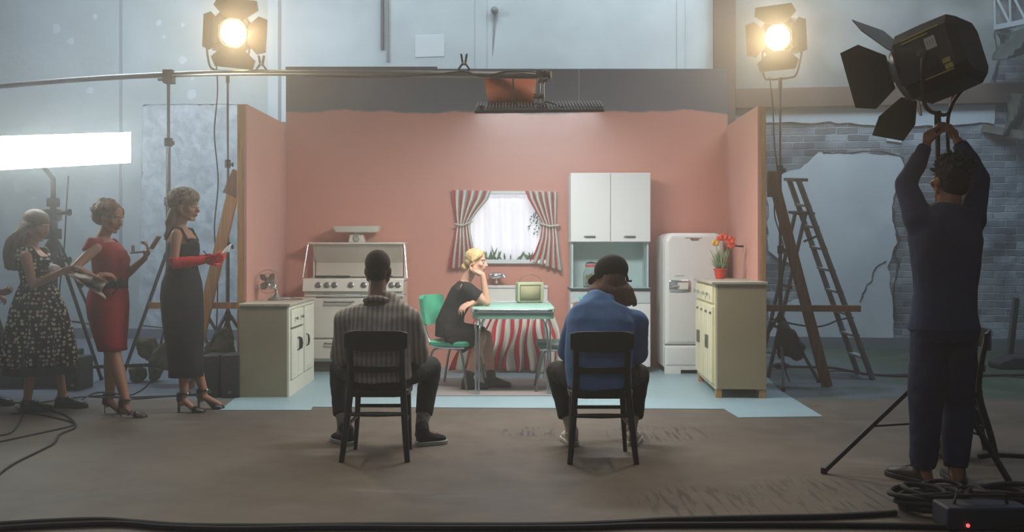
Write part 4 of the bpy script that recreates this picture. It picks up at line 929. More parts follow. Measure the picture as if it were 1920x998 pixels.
part('diffuser', MB().prism([pa_+Vector((0.02, 0.03, 0.006)), pb_+Vector((-0.02, 0.03, 0.006)), pb_+Vector((-0.02, 0.03, 0.009)), pa_+Vector((0.02, 0.03, 0.009))], fz*0.86), mat('lit_diffuser', '#ffffff', 0.6, emit='#fff6e8', estr=6.0), PN)
q = pa_+Vector((0.05, 0.02, 0.03)); part('corner_latch', MB().box(q+Vector((0, 0, 0.015)), (0.04, 0.03, 0.03)), M_black, PN)
hc = W(1012, 170, 6.9)
mb = MB().tube([W(1010, 205, 6.88), W(1011, 150, 6.88)], 0.012, 8).tube([W(1019, 195, 6.90), W(1018, 130, 6.90)], 0.009, 8)
part('drop_rod', mb, M_chrome, PN)
for py, dx in ((135, 0), (150, 4), (180, -4), (198, 2)):
    part('grip_head', MB().box(W(1014+dx, py, 6.87), (0.075, 0.05, 0.035)).tube([W(1014+dx, py, 6.84), W(1024+dx, py-3, 6.84)], 0.008, 8), mat('grip_head_metal', '#5b5753', 0.35, 0.7), PN, bevel=0.004)
cable([W(962, 148, 6.9), W(963, 175, 6.9), W(966, 192, 6.9), W(980, 201, 6.9), W(995, 198, 6.9), W(1006, 194, 6.9)], 0.006, 'black cable looping down in front of the orange gel')
cable([W(1020, 192, 6.86), W(1030, 192, 6.86), W(1058, 202, 6.85), W(1085, 206, 6.8), W(1131, 201, 6.8)], 0.006, 'black cable lying along the right half of overhead panel')
cable([W(440, 136, 7.88), W(490, 131, 7.78), W(560, 141, 7.66), W(700, 145, 7.4), W(800, 141, 7.2), W(868, 134, 7.1), W(905, 144, 7.03), W(950, 134, 6.97), W(1006, 136, 6.87)], 0.005, 'thin black cable sagging along the boom pole')
top('orange_gel', MB().add([W(908, 147, 7.05), W(1006, 149, 7.05), W(1001, 199, 7.02), W(916, 201, 7.02)], [(0, 1, 2, 3)]), mat('orange_gel', '#b0552e', 0.5), 'orange rectangular gel sheet hanging below the boom pole', 'gel sheet', solid=0.003)
# strip softbox and its stand
SBX = thing('softbox', 'long brightly lit strip softbox at the left edge', 'softbox', W(100, 320, 7.45))
c_ = [W(245, 248, 7.9), W(-110, 259, 6.75), W(-110, 325, 6.75), W(245, 305, 7.9)]
bk_ = (c_[0]-c_[1]).cross(c_[2]-c_[1]).normalized(); bk_ = bk_ if bk_.y > 0 else -bk_
M_sbf = mat('lit_softbox_cloth', '#f2f6f2', 0.9, emit='#f3fbf4', estr=30.0)
part('lit_face', MB().prism(c_, bk_*0.01), M_sbf, SBX, smooth=False)
cb_ = [p+bk_*0.011 for p in c_]; mid = sum(cb_, Vector())/4
part('shell', MB().loft([cb_, [mid+(p-mid)*0.96+bk_*0.12 for p in cb_]]), mat('softbox_shell', '#d6d8d2', 0.8), SBX, smooth=False)
sb_ = Vector((W(100, 400, 7.62).x, 7.62, 0))
part('bracket', MB().tube([sb_+Vector((0, 0, 1.80)), mid+bk_*0.11-Vector((0.0, 0, 0.05))], 0.02, 10), M_black, SBX)
SS = stand('light_stand', 'dark heavy stand with knobs behind the polka dot dress under the softbox', sb_, 1.80, 1.25, [G(232, 728), G(-40, 735), Vector((sb_.x+0.05, 8.4, 0))], m=mat('stand_dark', '#35343a'), r=0.034, low=0.62)
for z, s in ((1.50, 1), (1.34, -1), (1.10, 1)):
    part('clamp', MB().box(sb_+Vector((0, -0.03, z)), (0.13, 0.10, 0.09)).tube([sb_+Vector((0, -0.05, z)), sb_+Vector((s*0.16, -0.05, z+0.02))], 0.014, 8).lathe([(0.03, 0), (0.03, 0.02)], sb_+Vector((s*0.15, -0.05, z+0.02)), (s, 0, 0), 10), M_black, SS, bevel=0.006)
k_ = W(150, 533, 7.6); part('knob', MB().tube([k_, k_+Vector((0.10, 0, 0.03))], 0.016, 8).lathe([(0.035, -0.012), (0.035, 0.012)], k_, (1, 0, 0.3), 12), M_black, SS)
cable([W(128, 330, 7.7), W(124, 400, 7.72), W(120, 470, 7.74), W(112, 540, 7.76), W(110, 620, 7.78), Vector((W(112, 700, 7.8).x, 7.8, 0.006)), G(180, 745, 0.006), G(330, 742, 0.006), G(372, 738, 0.006)], 0.006, 'thin black cable hanging behind the red dress from the softbox')
# low strut + sandbags + boxes
part('base_strut', MB().beam(W(128, 690, 8.3), W(330, 683, 8.15), 0.03, 0.03), mat('green_black_metal', '#262b28', 0.5), BS)
def sandbag(name, label, c, sx, sy, sz, m, lean=0.0, cat='sandbag'):
    c = Vector(c); t = MB()
    rs = []
    for k in range(13):
        v = k/12; z = sz*v; w = sx*(0.55+0.45*math.sin(PI*min(1, 0.12+v*0.85)))*(1-0.35*v*v); dpt = sy*(0.6+0.4*math.sin(PI*v))
        rs.append([c+Vector((math.cos(a)*w*(1+0.1*math.sin(3*a+k*0.7))+lean*v, math.sin(a)*dpt*(1+0.12*math.sin(4*a+k)), z)) for a in [2*PI*j/18 for j in range(18)]])
    t.loft(rs); return top(name, t, m, label, cat)
M_olive = mat('olive_canvas', '#4f4d36', 0.85, var=0.25, vscale=9, bump=0.4, bscale=15)
M_dgrey = mat('dark_grey_canvas', '#2b2e2f', 0.85, var=0.2, vscale=9, bump=0.4, bscale=15)
def hangbag(name, label, pxs, D, m, th=0.09, hang=None):
    P = [W(x, y, D) for x, y in pxs]; cc = sum(P, Vector())/len(P); rs = []
    P = smooth_path(P+[P[0]], 7)[:-1]
    for k in range(15):
        a = PI*k/14; s = 0.25+0.75*math.sin(a)**0.6; rs.append([cc+(q-cc)*s+Vector((0, -th*math.cos(a), 0)) for q in P])
    for rg in rs:
        for i, q in enumerate(rg): rg[i] = q+(q-cc).normalized()*(0.030*noise.noise(q*11)+0.018*noise.noise(q*23))+noise.noise_vector(q*9)*0.02
    mb = MB().loft(rs)
    if hang: mb.tube([W(*h, D) for h in hang], 0.012, 6)
    o = top(name, mb, m, label, 'sandbag'); return o
hangbag('sandbag', 'olive sandbag slumped at the foot of left lamp stand behind the black boxes', [(385, 662), (400, 630), (425, 612), (436, 640), (436, 664), (410, 668)], 8.05, M_olive, 0.12, [(420, 618), (427, 590), (432, 618)])
hangbag('sandbag', 'crumpled olive sandbag hanging behind the black dress', [(288, 655), (318, 640), (330, 660), (328, 695), (296, 690), (286, 678)], 8.05, M_olive, 0.10, [(300, 650), (312, 600), (320, 650)])
hangbag('sandbag', 'crumpled olive sandbag between the red dress and the black dress, upper one', [(254, 640), (262, 633), (290, 636), (292, 660), (282, 678), (262, 662)], 8.35, M_olive, 0.07)
hangbag('sandbag', 'small olive cloth bag low on the boom stand strut, left one', [(246, 690), (268, 688), (270, 702), (262, 716), (248, 708)], 8.3, M_olive, 0.06)
hangbag('sandbag', 'small olive cloth bag low on the boom stand strut, right one', [(280, 688), (302, 688), (300, 700), (290, 710), (281, 708)], 8.3, M_olive, 0.06)
hangbag('sandbag', 'dark sandbag hanging from the stand behind the right brown brace', [(1456, 610), (1466, 604), (1486, 620), (1506, 648), (1494, 676), (1478, 668), (1457, 648)], 8.0, M_dgrey, 0.09, [(1464, 606), (1462, 580), (1472, 610)])
hangbag('sandbag', 'pale olive sandbag on the floor between the legs of the lamp operator', [(1757, 800), (1776, 800), (1788, 840), (1784, 856), (1757, 856), (1752, 838)], 5.25, mat('pale_olive_canvas', '#57553a', 0.85, bump=0.4, bscale=15), 0.07, [(1765, 804), (1766, 770), (1772, 804)])
def blackbox(px0, py0, px1, py1, D, dep, lab):
    a = W(px0, py0, D); b = W(px1, py1, D); t = thing('loudspeaker', lab, 'speaker', ((a.x+b.x)/2, D, 0), 'black boxes at the left of the set')
    part('cabinet', MB().bb(a.x, b.x, D, D+dep, 0.0, a.z), mat('black_box', '#1b1d21', 0.5), t, bevel=0.008)
    part('front_grille', MB().bb(a.x+0.012, b.x-0.012, D-0.006, D, 0.07, a.z-0.015), mat('black_grille', '#22242a', 0.8, bump=0.3, bscale=400), t)
    part('badge', MB().bb((a.x+b.x)/2-0.012, (a.x+b.x)/2+0.012, D-0.004, D+0.001, 0.035, 0.06), M_steel, t)
blackbox(377, 667, 410, 746, 7.40, 0.22, 'black upright loudspeaker beside the high heels, left of a pair')
blackbox(414, 666, 448, 748, 7.36, 0.22, 'black upright loudspeaker touching the cream cupboard, right of a pair')
blackbox(121, 671, 150, 734, 7.74, 0.25, 'black upright loudspeaker between the polka dot dress and red dress')
cs = thing('equipment_case', 'long dark navy equipment case on the floor behind the polka dot dress', 'case', (-4.35, 7.9, 0))
part('body', MB().bb(W(-60, 700, 7.9).x, W(116, 700, 7.9).x, 7.9, 8.3, 0, 0.23), mat('navy_case', '#242b3a', 0.6), cs, bevel=0.01)
part('lid', MB().bb(W(-60, 700, 7.9).x-0.005, W(116, 700, 7.9).x+0.005, 7.895, 8.305, 0.231, 0.31), mat('navy_case', '#242b3a'), cs, bevel=0.01)
for px in (14, 24, 88): q = W(px, 735, 7.89); part('latch', MB().box((q.x, 7.89, 0.22), (0.03, 0.012, 0.07)), M_steel, cs, bevel=0.002)
# stepladder
M_lad = mat('ladder_grey_brown', '#5d6060', 0.6, var=0.2, vscale=6)
f1, f2 = G(1636, 712), G(1609, 702); t1, t2 = W(1497, 338, 8.55), W(1479, 336, 8.85)
LD = thing('step_ladder', 'tall grey step ladder leaning open behind the right brown brace', 'ladder', f1)
part('side_rail', MB().beam(f1, t1, 0.03, 0.075, (0, 1, 0)), M_lad, LD); part('side_rail', MB().beam(f2, t2, 0.03, 0.075, (0, 1, 0)), M_lad, LD)
for k in range(1, 9):
    u = k/9.2; a = f1.lerp(t1, u); b = f2.lerp(t2, u)
    part('step', MB().beam(a, b, 0.07, 0.02), mat('ladder_step_pale', '#8d969a', 0.5), LD)
part('top_cap', MB().beam(t1+Vector((0.02, -0.02, 0.0)), t2+Vector((0.02, 0.02, 0)), 0.13, 0.03), M_lad, LD)
a1, a2 = f1.lerp(t1, 0.83), f2.lerp(t2, 0.83)
part('platform', MB().beam(a1+Vector((-0.04, 0, 0)), a2+Vector((-0.04, 0, 0)), 0.16, 0.025), mat('ladder_dark', '#3c4146', 0.6), LD)
r1, r2 = G(1440, 708), G(1424, 697)
part('rear_leg', MB().beam(r1, a1+Vector((-0.05, 0, 0)), 0.025, 0.045, (0, 1, 0)), M_lad, LD); part('rear_leg', MB().beam(r2, a2+Vector((-0.05, 0, 0)), 0.025, 0.045, (0, 1, 0)), M_lad, LD)
part('spreader', MB().beam(r1.lerp(a1, 0.83), f1.lerp(t1, 0.72), 0.012, 0.02), mat('ladder_dark', '#3c4146'), LD)
for u in (0.3, 0.55): part('rear_bar', MB().beam(r1.lerp(a1, u), r2.lerp(a2, u), 0.02, 0.03), M_lad, LD)
# cables
cable([(-20, 905), (20, 873), (65, 850), (100, 832), (112, 815), (142, 800), (128, 782), (100, 771), (60, 768)], 0.007, 'black cable curling away from the shoes to the lower left edge')
cable([(-20, 832), (30, 822), (90, 809), (130, 800), (140, 794), (110, 785), (60, 775), (20, 776)], 0.006, 'thinner black cable making a loop beside the black loafers')
cable([(-15, 818), (20, 812), (38, 790), (42, 772), (30, 764)], 0.006, 'short black cable bend at the left edge')
cable([(-20, 752), (60, 756), (140, 746), (200, 742), (250, 748), (310, 744), (372, 741)], 0.006, 'black cable running behind the shoes of the standing women')
cable([(150, 752), (175, 738), (205, 736), (240, 742), (270, 728), (290, 705), (300, 692)], 0.006, 'black cable rising toward the olive sandbags')
cable([(-30, 985), (40, 981), (90, 978), (190, 975), (260, 980), (350, 986), (500, 987), (700, 985), (1000, 985), (1150, 981), (1250, 975), (1400, 971), (1560, 968), (1680, 962)], 0.013, 'thick black cable along the bottom of floor, upper strand')
cable([(-30, 993), (60, 987), (150, 983), (230, 982), (320, 989), (450, 992), (620, 989), (850, 990), (1080, 989), (1200, 985), (1350, 984), (1500, 984), (1680, 986), (1950, 992)], 0.013, 'thick black cable along the bottom of floor, lower strand')
cable([(1835, 856), (1870, 853), (1960, 858)], 0.012, 'black cable leading right from the feet of sideways chair')
cable([(1448, 687), (1500, 688), (1560, 690), (1600, 697), (1640, 703), (1750, 706), (1960, 702)], 0.012, 'black cable lying behind the step ladder')
cable([W(1445, 598, 8.2), W(1500, 610, 8.25), W(1540, 612, 8.5), W(1574, 600, 8.7), W(1600, 596, 8.6)], 0.008, 'black cable draped between right brace and step ladder')
plg = thing('cable_plug', 'black plug end lying on the floor behind the right cupboard', 'plug', G(1458, 686))
part('shell', MB().lathe([(0.012, 0), (0.03, 0.03), (0.032, 0.12), (0.015, 0.16)], G(1450, 686, 0.034), (1, 0, 0), 14), M_rubber, plg)
part('pins', MB().tube([G(1450, 686, 0.04), G(1446, 686, 0.04)], 0.006, 6), M_steel, plg)
def coil(c, r, turns, tr, label, sq=0.7):
    pts = []
    for k in range(turns*20):
        a = 2*PI*k/20; rr = r*(1+0.18*math.sin(k*0.37)); pts.append(Vector((c[0]+math.cos(a)*rr+0.02*math.sin(k*0.11), c[1]+math.sin(a)*rr*sq, tr+0.004+0.012*(k//20)+0.01*(1+math.sin(k*0.5)))))
    return top('cable_coil', MB().tube(pts, tr, 8), M_rubber, label, 'cable coil')
coil((1.90, 4.17, 0), 0.13, 7, 0.012, 'heap of black cable left of the operator shoes')
coil((2.24, 4.12, 0), 0.14, 8, 0.013, 'heap of black cable behind the small ballast box')
coil((2.06, 4.28, 0), 0.10, 6, 0.010, 'heap of black cable in front of the operator left shoe')
bl = thing('ballast_box', 'dark ballast box with tiny red light at the lower right', 'ballast', (2.05, 3.82, 0))
part('case', MB().bb(1.86, 2.22, 3.87, 4.02, 0.0, 0.10), mat('navy_case', '#242b3a'), bl, bevel=0.01)
part('handle', MB().tube([(1.92, 3.94, 0.10), (1.93, 3.94, 0.135), (2.14, 3.94, 0.135), (2.15, 3.94, 0.10)], 0.008, 8), M_black, bl)
part('red_light', MB().ell(W(1815, 986, 3.865), (0.008, 0.008, 0.008)), mat('lit_red_indicator', '#ff5050', 0.4, emit='#ff4a4a', estr=2.5), bl)
# roof truss corner and leaning poles, far right
TR = thing('roof_truss', 'pale steel lattice girder in the upper right corner of the hall', 'truss', W(1900, 60, 9.5))
M_tr = mat('pale_truss_paint', '#8d9ba0', 0.6)
a, b = W(1866, 52, 10.85), W(2330, -40, 8.6); a2, b2 = W(1850, -10, 10.87), W(2310, -125, 8.6)
mb = MB().beam(a, b, 0.05, 0.05).beam(a2, b2, 0.05, 0.05)
part('chord', MB().beam(a, b, 0.05, 0.06), M_tr, TR); part('chord', MB().beam(a2, b2, 0.05, 0.06), M_tr, TR)
for k in range(13):
    p0 = a.lerp(b, k/13); p1 = a2.lerp(b2, (k+0.5)/13); p2 = a.lerp(b, (k+1)/13)
    part('lattice_bar', MB().beam(p0, p1, 0.025, 0.025), M_tr, TR); part('lattice_bar', MB().beam(p1, p2, 0.025, 0.025), M_tr, TR)
top('tarpaulin', MB().grid(14, 10, lambda u, v: W(1868+130*u+8*math.sin(v*5)*(1-u), 62+50*v-20*u+3*math.sin(u*9), 10.3+0.15*math.sin(u*8+v*3))), mat('dark_green_tarp', '#2f3b38', 0.7, bump=0.4, bscale=6), 'dark green tarpaulin hanging under lattice girder at the upper right', 'tarpaulin', solid=0.01)
top('wooden_beam', MB().beam(W(1845, 240, 10.9), W(2000, 268, 10.2), 0.12, 0.09), mat('old_grey_timber', '#5c5c54', 0.8, var=0.4, vscale=6, bump=0.5), 'old grey timber sticking out of the broken wall at right', 'beam')
top('tarpaulin', MB().grid(10, 14, lambda u, v: W(1884+60*u+6*math.sin(v*4), 176+80*v, 10.62+0.06*math.sin(u*9+v*5))), mat('olive_tarp', '#3c4437', 0.8, bump=0.4, bscale=6), 'olive cloth hanging below brown wall beam at right edge', 'tarpaulin', solid=0.01)
lp = W(1905, 560, 10.4); lf_ = G(1893, 668)
top('plank', MB().beam(Vector((lf_.x, 10.3, 0.02)), lp, 0.03, 0.12), mat('dark_plank', '#363d38', 0.8, var=0.3), 'dark plank leaning against the brick wall at right edge', 'plank')
top('plank', MB().beam(Vector((lf_.x+0.25, 10.3, 0.02)), W(1916, 548, 10.5), 0.03, 0.06), mat('pale_plank', '#77827f', 0.8, var=0.3), 'narrow pale plank leaning against the brick wall at right edge', 'plank')
tb_ = W(1905, 690, 9.2); mb = MB()
top('tool_bag', MB().loft([[Vector((tb_.x+sx*w, 9.25+sy*0.12, z)) for sx, sy in ((-1, -1), (1, -1), (1, 1), (-1, 1))] for z, w in ((0.0, 0.2), (0.06, 0.21), (0.1, 0.12), (0.13, 0.05))]), M_dgrey, 'low dark bag on green floor at right edge', 'bag', bevel=0.02)
# ---------------------------------------------------------------- people
def remeshed(name, mb, m, parent, vox=0.008, sm=4, wr=0.0, ws=9.0, label=None, smf=0.5):
    org = ORG[parent.name]; me0 = mesh_of(mb, org, False); tmp = bpy.data.objects.new('tmp', me0); C.objects.link(tmp)
    md = tmp.modifiers.new('r', 'REMESH'); md.mode = 'VOXEL'; md.voxel_size = vox
    if sm: ms = tmp.modifiers.new('s', 'SMOOTH'); ms.factor = smf; ms.iterations = sm
    dg = bpy.context.evaluated_depsgraph_get(); me = bpy.data.meshes.new_from_object(tmp.evaluated_get(dg))
    bpy.data.objects.remove(tmp); bpy.data.meshes.remove(me0)
    if wr:
        ns = [v.normal.copy() for v in me.vertices]
        for v, nrm in zip(me.vertices, ns):
            q = v.co*ws; k = noise.noise(Vector((q.x, q.y, q.z*0.6)))+0.5*noise.noise(q*2.3)
            v.co += nrm*(wr*k)
    me.shade_smooth(); me.materials.clear(); me.materials.append(m)
    o = bpy.data.objects.new(name, me); C.objects.link(o); o.parent = parent; ORG[o.name] = org
    if label: o['label'] = label
    return o
def frame(fwd, up):
    f = Vector(fwd).normalized(); u = Vector(up); u = (u-f*u.dot(f)).normalized(); r = f.cross(u); return r, f, u
def head(mb, c, fwd, up, s=1.0, ears=True):
    r, f, u = frame(fwd, up); R = Matrix((r, f, u)).transposed(); c = Vector(c)
    L = lambda x, y, z: c+(r*x+f*y+u*z)*s
    E = lambda p, q: mb.ell(L(*p), tuple(a*s for a in q), R)
    E((0, -0.012, 0.032), (0.074, 0.094, 0.082)); E((0, 0.022, -0.03), (0.060, 0.066, 0.078)); E((0, 0.055, -0.092), (0.026, 0.024, 0.020))
    mb.cone(L(0, 0.082, 0.012), L(0, 0.106, -0.028), 0.008*s, 0.0125*s); E((0, 0.094, -0.034), (0.017, 0.012, 0.009))
    E((0, 0.083, -0.056), (0.022, 0.013, 0.006)); E((0, 0.081, -0.068), (0.020, 0.012, 0.007))
    E((0, 0.072, 0.026), (0.052, 0.018, 0.012))
    for k in (-1, 1):
        E((k*0.042, 0.058, -0.022), (0.024, 0.022, 0.022))
        if ears: E((k*0.076, -0.008, -0.008), (0.010, 0.020, 0.032))
        mb.cone(L(k*0.055, 0.0, -0.055), L(k*0.02, 0.055, -0.094), 0.020*s, 0.018*s)
    return L
def face_bits(t, c, fwd, up, s=1.0, lipc='#a4564f', brow='#4a3728'):
    r, f, u = frame(fwd, up); R = Matrix((r, f, u)).transposed(); c = Vector(c); L = lambda x, y, z: c+(r*x+f*y+u*z)*s
    for k in (-1, 1):
        part('eye', MB().ell(L(k*0.030, 0.0775, 0.004), (0.013*s, 0.009*s, 0.007*s), R, 12, 8), mat('eye_white', '#c9c4bc', 0.3), t)
        part('iris', MB().ell(L(k*0.031, 0.085, 0.003), (0.006*s, 0.004*s, 0.006*s), R, 10, 6), mat('iris_dark', '#2f2a26', 0.3), t)
        part('eyebrow', MB().tube([L(k*0.014, 0.0885, 0.026), L(k*0.030, 0.088, 0.031), L(k*0.048, 0.077, 0.026)], [0.0016*s, 0.002*s, 0.0012*s], 6), mat('brow'+brow, brow, 0.8), t)
    part('lips', MB().ell(L(0, 0.0885, -0.057), (0.020*s, 0.009*s, 0.0045*s), R, 14, 8).ell(L(0, 0.087, -0.066), (0.018*s, 0.008*s, 0.005*s), R, 14, 8), mat('lips'+lipc, lipc, 0.4), t)
def hand(mb, w, fdir, palm, side, curl=(0.5, 0.7, 0.4), s=1.0, spread=0.06, thumb=0.9, tcurl=0.4):
    """w wrist; fdir finger direction; palm normal (fingers curl towards it); side: +1 thumb on palm x fdir side"""
    w = Vector(w); d = Vector(fdir).normalized(); p = Vector(palm); p = (p-d*p.dot(d)).normalized(); x = d.cross(p)*side
    for k in range(4):
        xo = (0.030-0.020*k)*s; kn = w+d*(0.088-0.004*abs(k-1))*s+x*xo
        mb.cone(w+d*0.012*s+x*xo*0.55, kn, 0.0135*s, 0.0115*s, 10)
        ln = (0.042, 0.046, 0.043, 0.034)[k]*s; q = kn; a = 0; b = x*spread*(1.5-k)
        for j in range(3):
            a += curl[j]; dd = (d*math.cos(a)+p*math.sin(a)+b).normalized(); l = ln*(1, 0.66, 0.5)[j]
            mb.cone(q, q+dd*l, (0.0095-0.0009*j)*s, (0.009-0.0012*j)*s, 10); q = q+dd*l
    mb.ell(w+d*0.045*s-p*0.0*s, (0.03*s, 0.02*s, 0.03*s))
    t0 = w+d*0.022*s+x*0.026*s; td = (d*math.cos(thumb)+x*math.sin(thumb)+p*0.25).normalized()
    t1 = t0+td*0.042*s; td2 = (td+d*0.5+p*tcurl).normalized(); t2 = t1+td2*0.03*s; t3 = t2+(td2+p*tcurl*0.6).normalized()*0.024*s
    mb.cone(t0, t1, 0.015*s, 0.011*s, 10).cone(t1, t2, 0.0105*s, 0.0095*s, 10).cone(t2, t3, 0.0095*s, 0.0075*s, 10)
def spine(mb, secs, side, n=22, sq=2.4):
    """secs: (centre, half width, half depth); superellipse sections perpendicular to the path"""
    rings = []; S = Vector(side).normalized(); m = len(secs); P = [Vector(s_[0]) for s_ in secs]
    for i in range(m):
        t = (P[min(i+1, m-1)]-P[max(i-1, 0)]).normalized(); x = (S-t*S.dot(t)).normalized(); y = t.cross(x); w, d = secs[i][1], secs[i][2]; rg = []
        for k in range(n):
            a = 2*PI*k/n; ca, sa = math.cos(a), math.sin(a); e = 2/sq
            rg.append(P[i]+x*w*math.copysign(abs(ca)**e, ca)+y*d*math.copysign(abs(sa)**e, sa))
        rings.append(rg)
    return mb.loft(rings)
def limb(mb, a, b, c, r, n=14):
    """two segment limb a-b-c with radii r=(ra, rmid1, rb, rmid2, rc)"""
    a, b, c = Vector(a), Vector(b), Vector(c)
    mb.cone(a, a.lerp(b, .45), r[0], r[1], n).cone(a.lerp(b, .45), b, r[1], r[2], n).cone(b, b.lerp(c, .35), r[2], r[3], n).cone(b.lerp(c, .35), c, r[3], r[4], n)
ARM = (0.046, 0.040, 0.034, 0.034, 0.023); LEG = (0.082, 0.068, 0.050, 0.052, 0.034)
def foot_flesh(mb, ank, toe, s=1.0):
    ank = Vector(ank); toe = Vector(toe); d = (toe-ank); d.z = 0; d.normalize(); heel = Vector((ank.x, ank.y, 0))-d*0.03*s
    hz = max(0.03, toe.z+0.02)
    mb.cone(ank, Vector((ank.x, ank.y, max(0.035*s, ank.z-0.06)))-d*0.02, 0.034*s, 0.030*s, 12)
    mb.cone(Vector((ank.x, ank.y, max(0.035*s, ank.z-0.045))), toe, 0.032*s, 0.020*s, 12)
def dress_loft(name, mb_sections, side, m, t, pleat=0.0, npl=12, n=72, label=None, solid=0.003, sub=0):
    """open-bottomed garment: sections (centre, hw, hd, pleat amplitude)"""
    rings = []; S = Vector(side).normalized()
    for (c, w, d, pa) in mb_sections:
        c = Vector(c); x = S.copy(); x.z = 0; x.normalize(); y = Vector((0, 0, 1)).cross(x); rg = []
        for k in range(n):
            a = 2*PI*k/n; q = 1+pa*math.sin(npl*a+0.6*math.sin(3*a)); rg.append(c+x*w*math.cos(a)*q+y*d*math.sin(a)*q)
        rings.append(rg)
    mb = MB().loft(rings, caps=False); return part(name, mb, m, t, label=label, solid=solid, sub=sub)
def skin(name, col): return mat(name, col, 0.5, var=0.05, vscale=10, spec=0.35)
def cloth(name, col, var=0.12, vs=10, b=0.3, bs=14, r=0.85): return mat(name, col, r, var=var, vscale=vs, bump=b, bscale=bs, spec=0.2)

# ---- seated man, striped shirt (seen from behind)
def shirt_mat():
    m = bpy.data.materials.new('striped_shirt'); m.use_nodes = True; nt = m.node_tree; N = nt.nodes; L = nt.links; b = N['Principled BSDF']
    b.inputs['Roughness'].default_value = 0.85; b.inputs['Specular IOR Level'].default_value = 0.15
    tc = N.new('ShaderNodeTexCoord'); w = N.new('ShaderNodeTexWave'); w.wave_type = 'BANDS'; w.bands_direction = 'X'; w.inputs['Scale'].default_value = 11; w.inputs['Distortion'].default_value = 1.2; w.inputs['Detail'].default_value = 1; w.inputs['Detail Scale'].default_value = 0.6
    L.new(tc.outputs['Object'], w.inputs['Vector']); r = N.new('ShaderNodeValToRGB'); L.new(w.outputs['Fac'], r.inputs[0])
    e = r.color_ramp.elements; e[0].color = rgb('#8b8279'); e[0].position = 0.2; e[1].color = rgb('#b0a79b'); e[1].position = 0.8; L.new(r.outputs[0], b.inputs['Base Color'])
    n = N.new('ShaderNodeTexNoise'); n.inputs['Scale'].default_value = 9; L.new(tc.outputs['Object'], n.inputs['Vector']); bp = N.new('ShaderNodeBump'); bp.inputs['Strength'].default_value = 0.5; bp.inputs['Distance'].default_value = 0.02
    L.new(n.outputs['Fac'], bp.inputs['Height']); L.new(bp.outputs[0], b.inputs['Normal']); return m
def sneaker(t, name, heel, toe, ank, upper, sole, hi=True, w=0.042):
    heel = Vector(heel); toe = Vector(toe); d = (toe-heel).normalized(); x = d.cross(Vector((0, 0, 1))); l = (toe-heel).length; P = lambda a, b_, z: heel+d*a*l+x*b_+Vector((0, 0, z))
    prof = ((0.0, .6, .055), (0.08, .85, .062), (0.3, .85, .062), (0.5, .95, .052), (0.72, 1.1, .04), (0.9, .95, .032), (1.0, .5, .022))
    sh = MB().loft([[P(a, w*k*cx, 0.022+h*cz) for cx, cz in ((-1, 0), (1, 0), (0.92, .55), (0.45, 1), (-0.45, 1), (-0.92, .55))] for a, k, h in prof])
    if hi: sh.tube([P(0.2, 0, 0.05), P(0.20, 0, 0.09), Vector(ank)+Vector((0, 0, 0.0))], [0.042, 0.042, 0.043], 14)
    else: sh.tube([P(0.2, 0, 0.05), P(0.2, 0, 0.085)], [0.042, 0.038], 14)
    o = remeshed(name, sh, upper, t, 0.007, 3)
    so = MB().loft([[P(a, w*k*1.12*s_, z) for s_, z in ((-1, 0.0), (1, 0.0), (1, 0.026), (-1, 0.026))] for a, k, h in ((-0.03, .5, 0),)+prof[1:6]+((1.03, .5, 0),)])
    part('sole', so, sole, o, bevel=0.004)
    lc = MB()
    for j in range(4): lc.tube([P(0.42+0.09*j, -0.018, 0.082-0.008*j), P(0.42+0.09*j, 0.018, 0.082-0.008*j)], 0.0035, 6)
    part('laces', lc, sole, o)
    return o
SK_D = skin('skin_brown_neck', '#86604c'); SK_L = skin('skin_light', '#c99a80'); SK_M = skin('skin_tan', '#a5765c')
def W3(px, py, D): return W(px, py, D)
D = 5.30
T1 = thing('person', 'seated person with shaved dark hair in a grey striped shirt, seen from behind', 'person', (c1.x, 5.30, 0))
hc1 = W(706, 507, 5.36)
bd = MB(); head(bd, hc1+Vector((0, 0, 0.0)), (0.08, 1, -0.12), (0, 0, 1), 0.97)
nb1 = W(703, 570, 5.28); bd.cone(hc1+Vector((0, -0.02, -0.06)), nb1, 0.052, 0.056)
pel = Vector((c1.x, 5.31, 0.46)); 
spine(bd, [(pel, .14, .10), (pel+Vector((0, -.01, .12)), .125, .09), (pel+Vector((0, -.01, .26)), .15, .10), (pel+Vector((0, 0, .38)), .17, .09), (nb1, .07, .06)], (1, 0, 0))
sL, sR = W(643, 603, 5.30), W(768, 603, 5.30); eL, eR = W(634, 668, 5.38), W(782, 665, 5.38); wL, wR = W(655, 688, 5.72), W(752, 688, 5.72)
limb(bd, sL, eL, wL, ARM); limb(bd, sR, eR, wR, ARM)
hand(bd, wL, (0.55, .8, -.25), (0, -.2, -1), 1, (0.3, .4, .3)); hand(bd, wR, (-0.55, .8, -.25), (0, -.2, -1), -1, (0.3, .4, .3))
kL, kR = W(633, 690, 5.76), W(806, 690, 5.74); hL, hR = pel+Vector((-.09, 0, .0)), pel+Vector((.09, 0, .0))
aL, aR = W(640, 800, 5.56), W(789, 800, 5.56)
limb(bd, hL, kL, aL, LEG); limb(bd, hR, kR, aR, LEG)
for a, tx in ((aL, -0.10), (aR, 0.16)): foot_flesh(bd, a, Vector((a.x+tx*0.6, a.y+.08, .035)))
remeshed('body', bd, SK_D, T1, 0.007, 4)
face_bits(T1, hc1, (0.08, 1, -0.12), (0, 0, 1), 0.97)
r_, f_, u_ = frame((0.08, 1, -0.12), (0, 0, 1)); Rm = Matrix((r_, f_, u_)).transposed()
hr = MB().ell(hc1+u_*0.038-f_*0.020, (0.0765, 0.093, 0.083), Rm).ell(hc1-f_*0.045-u_*0.02, (0.062, 0.056, 0.06), Rm)
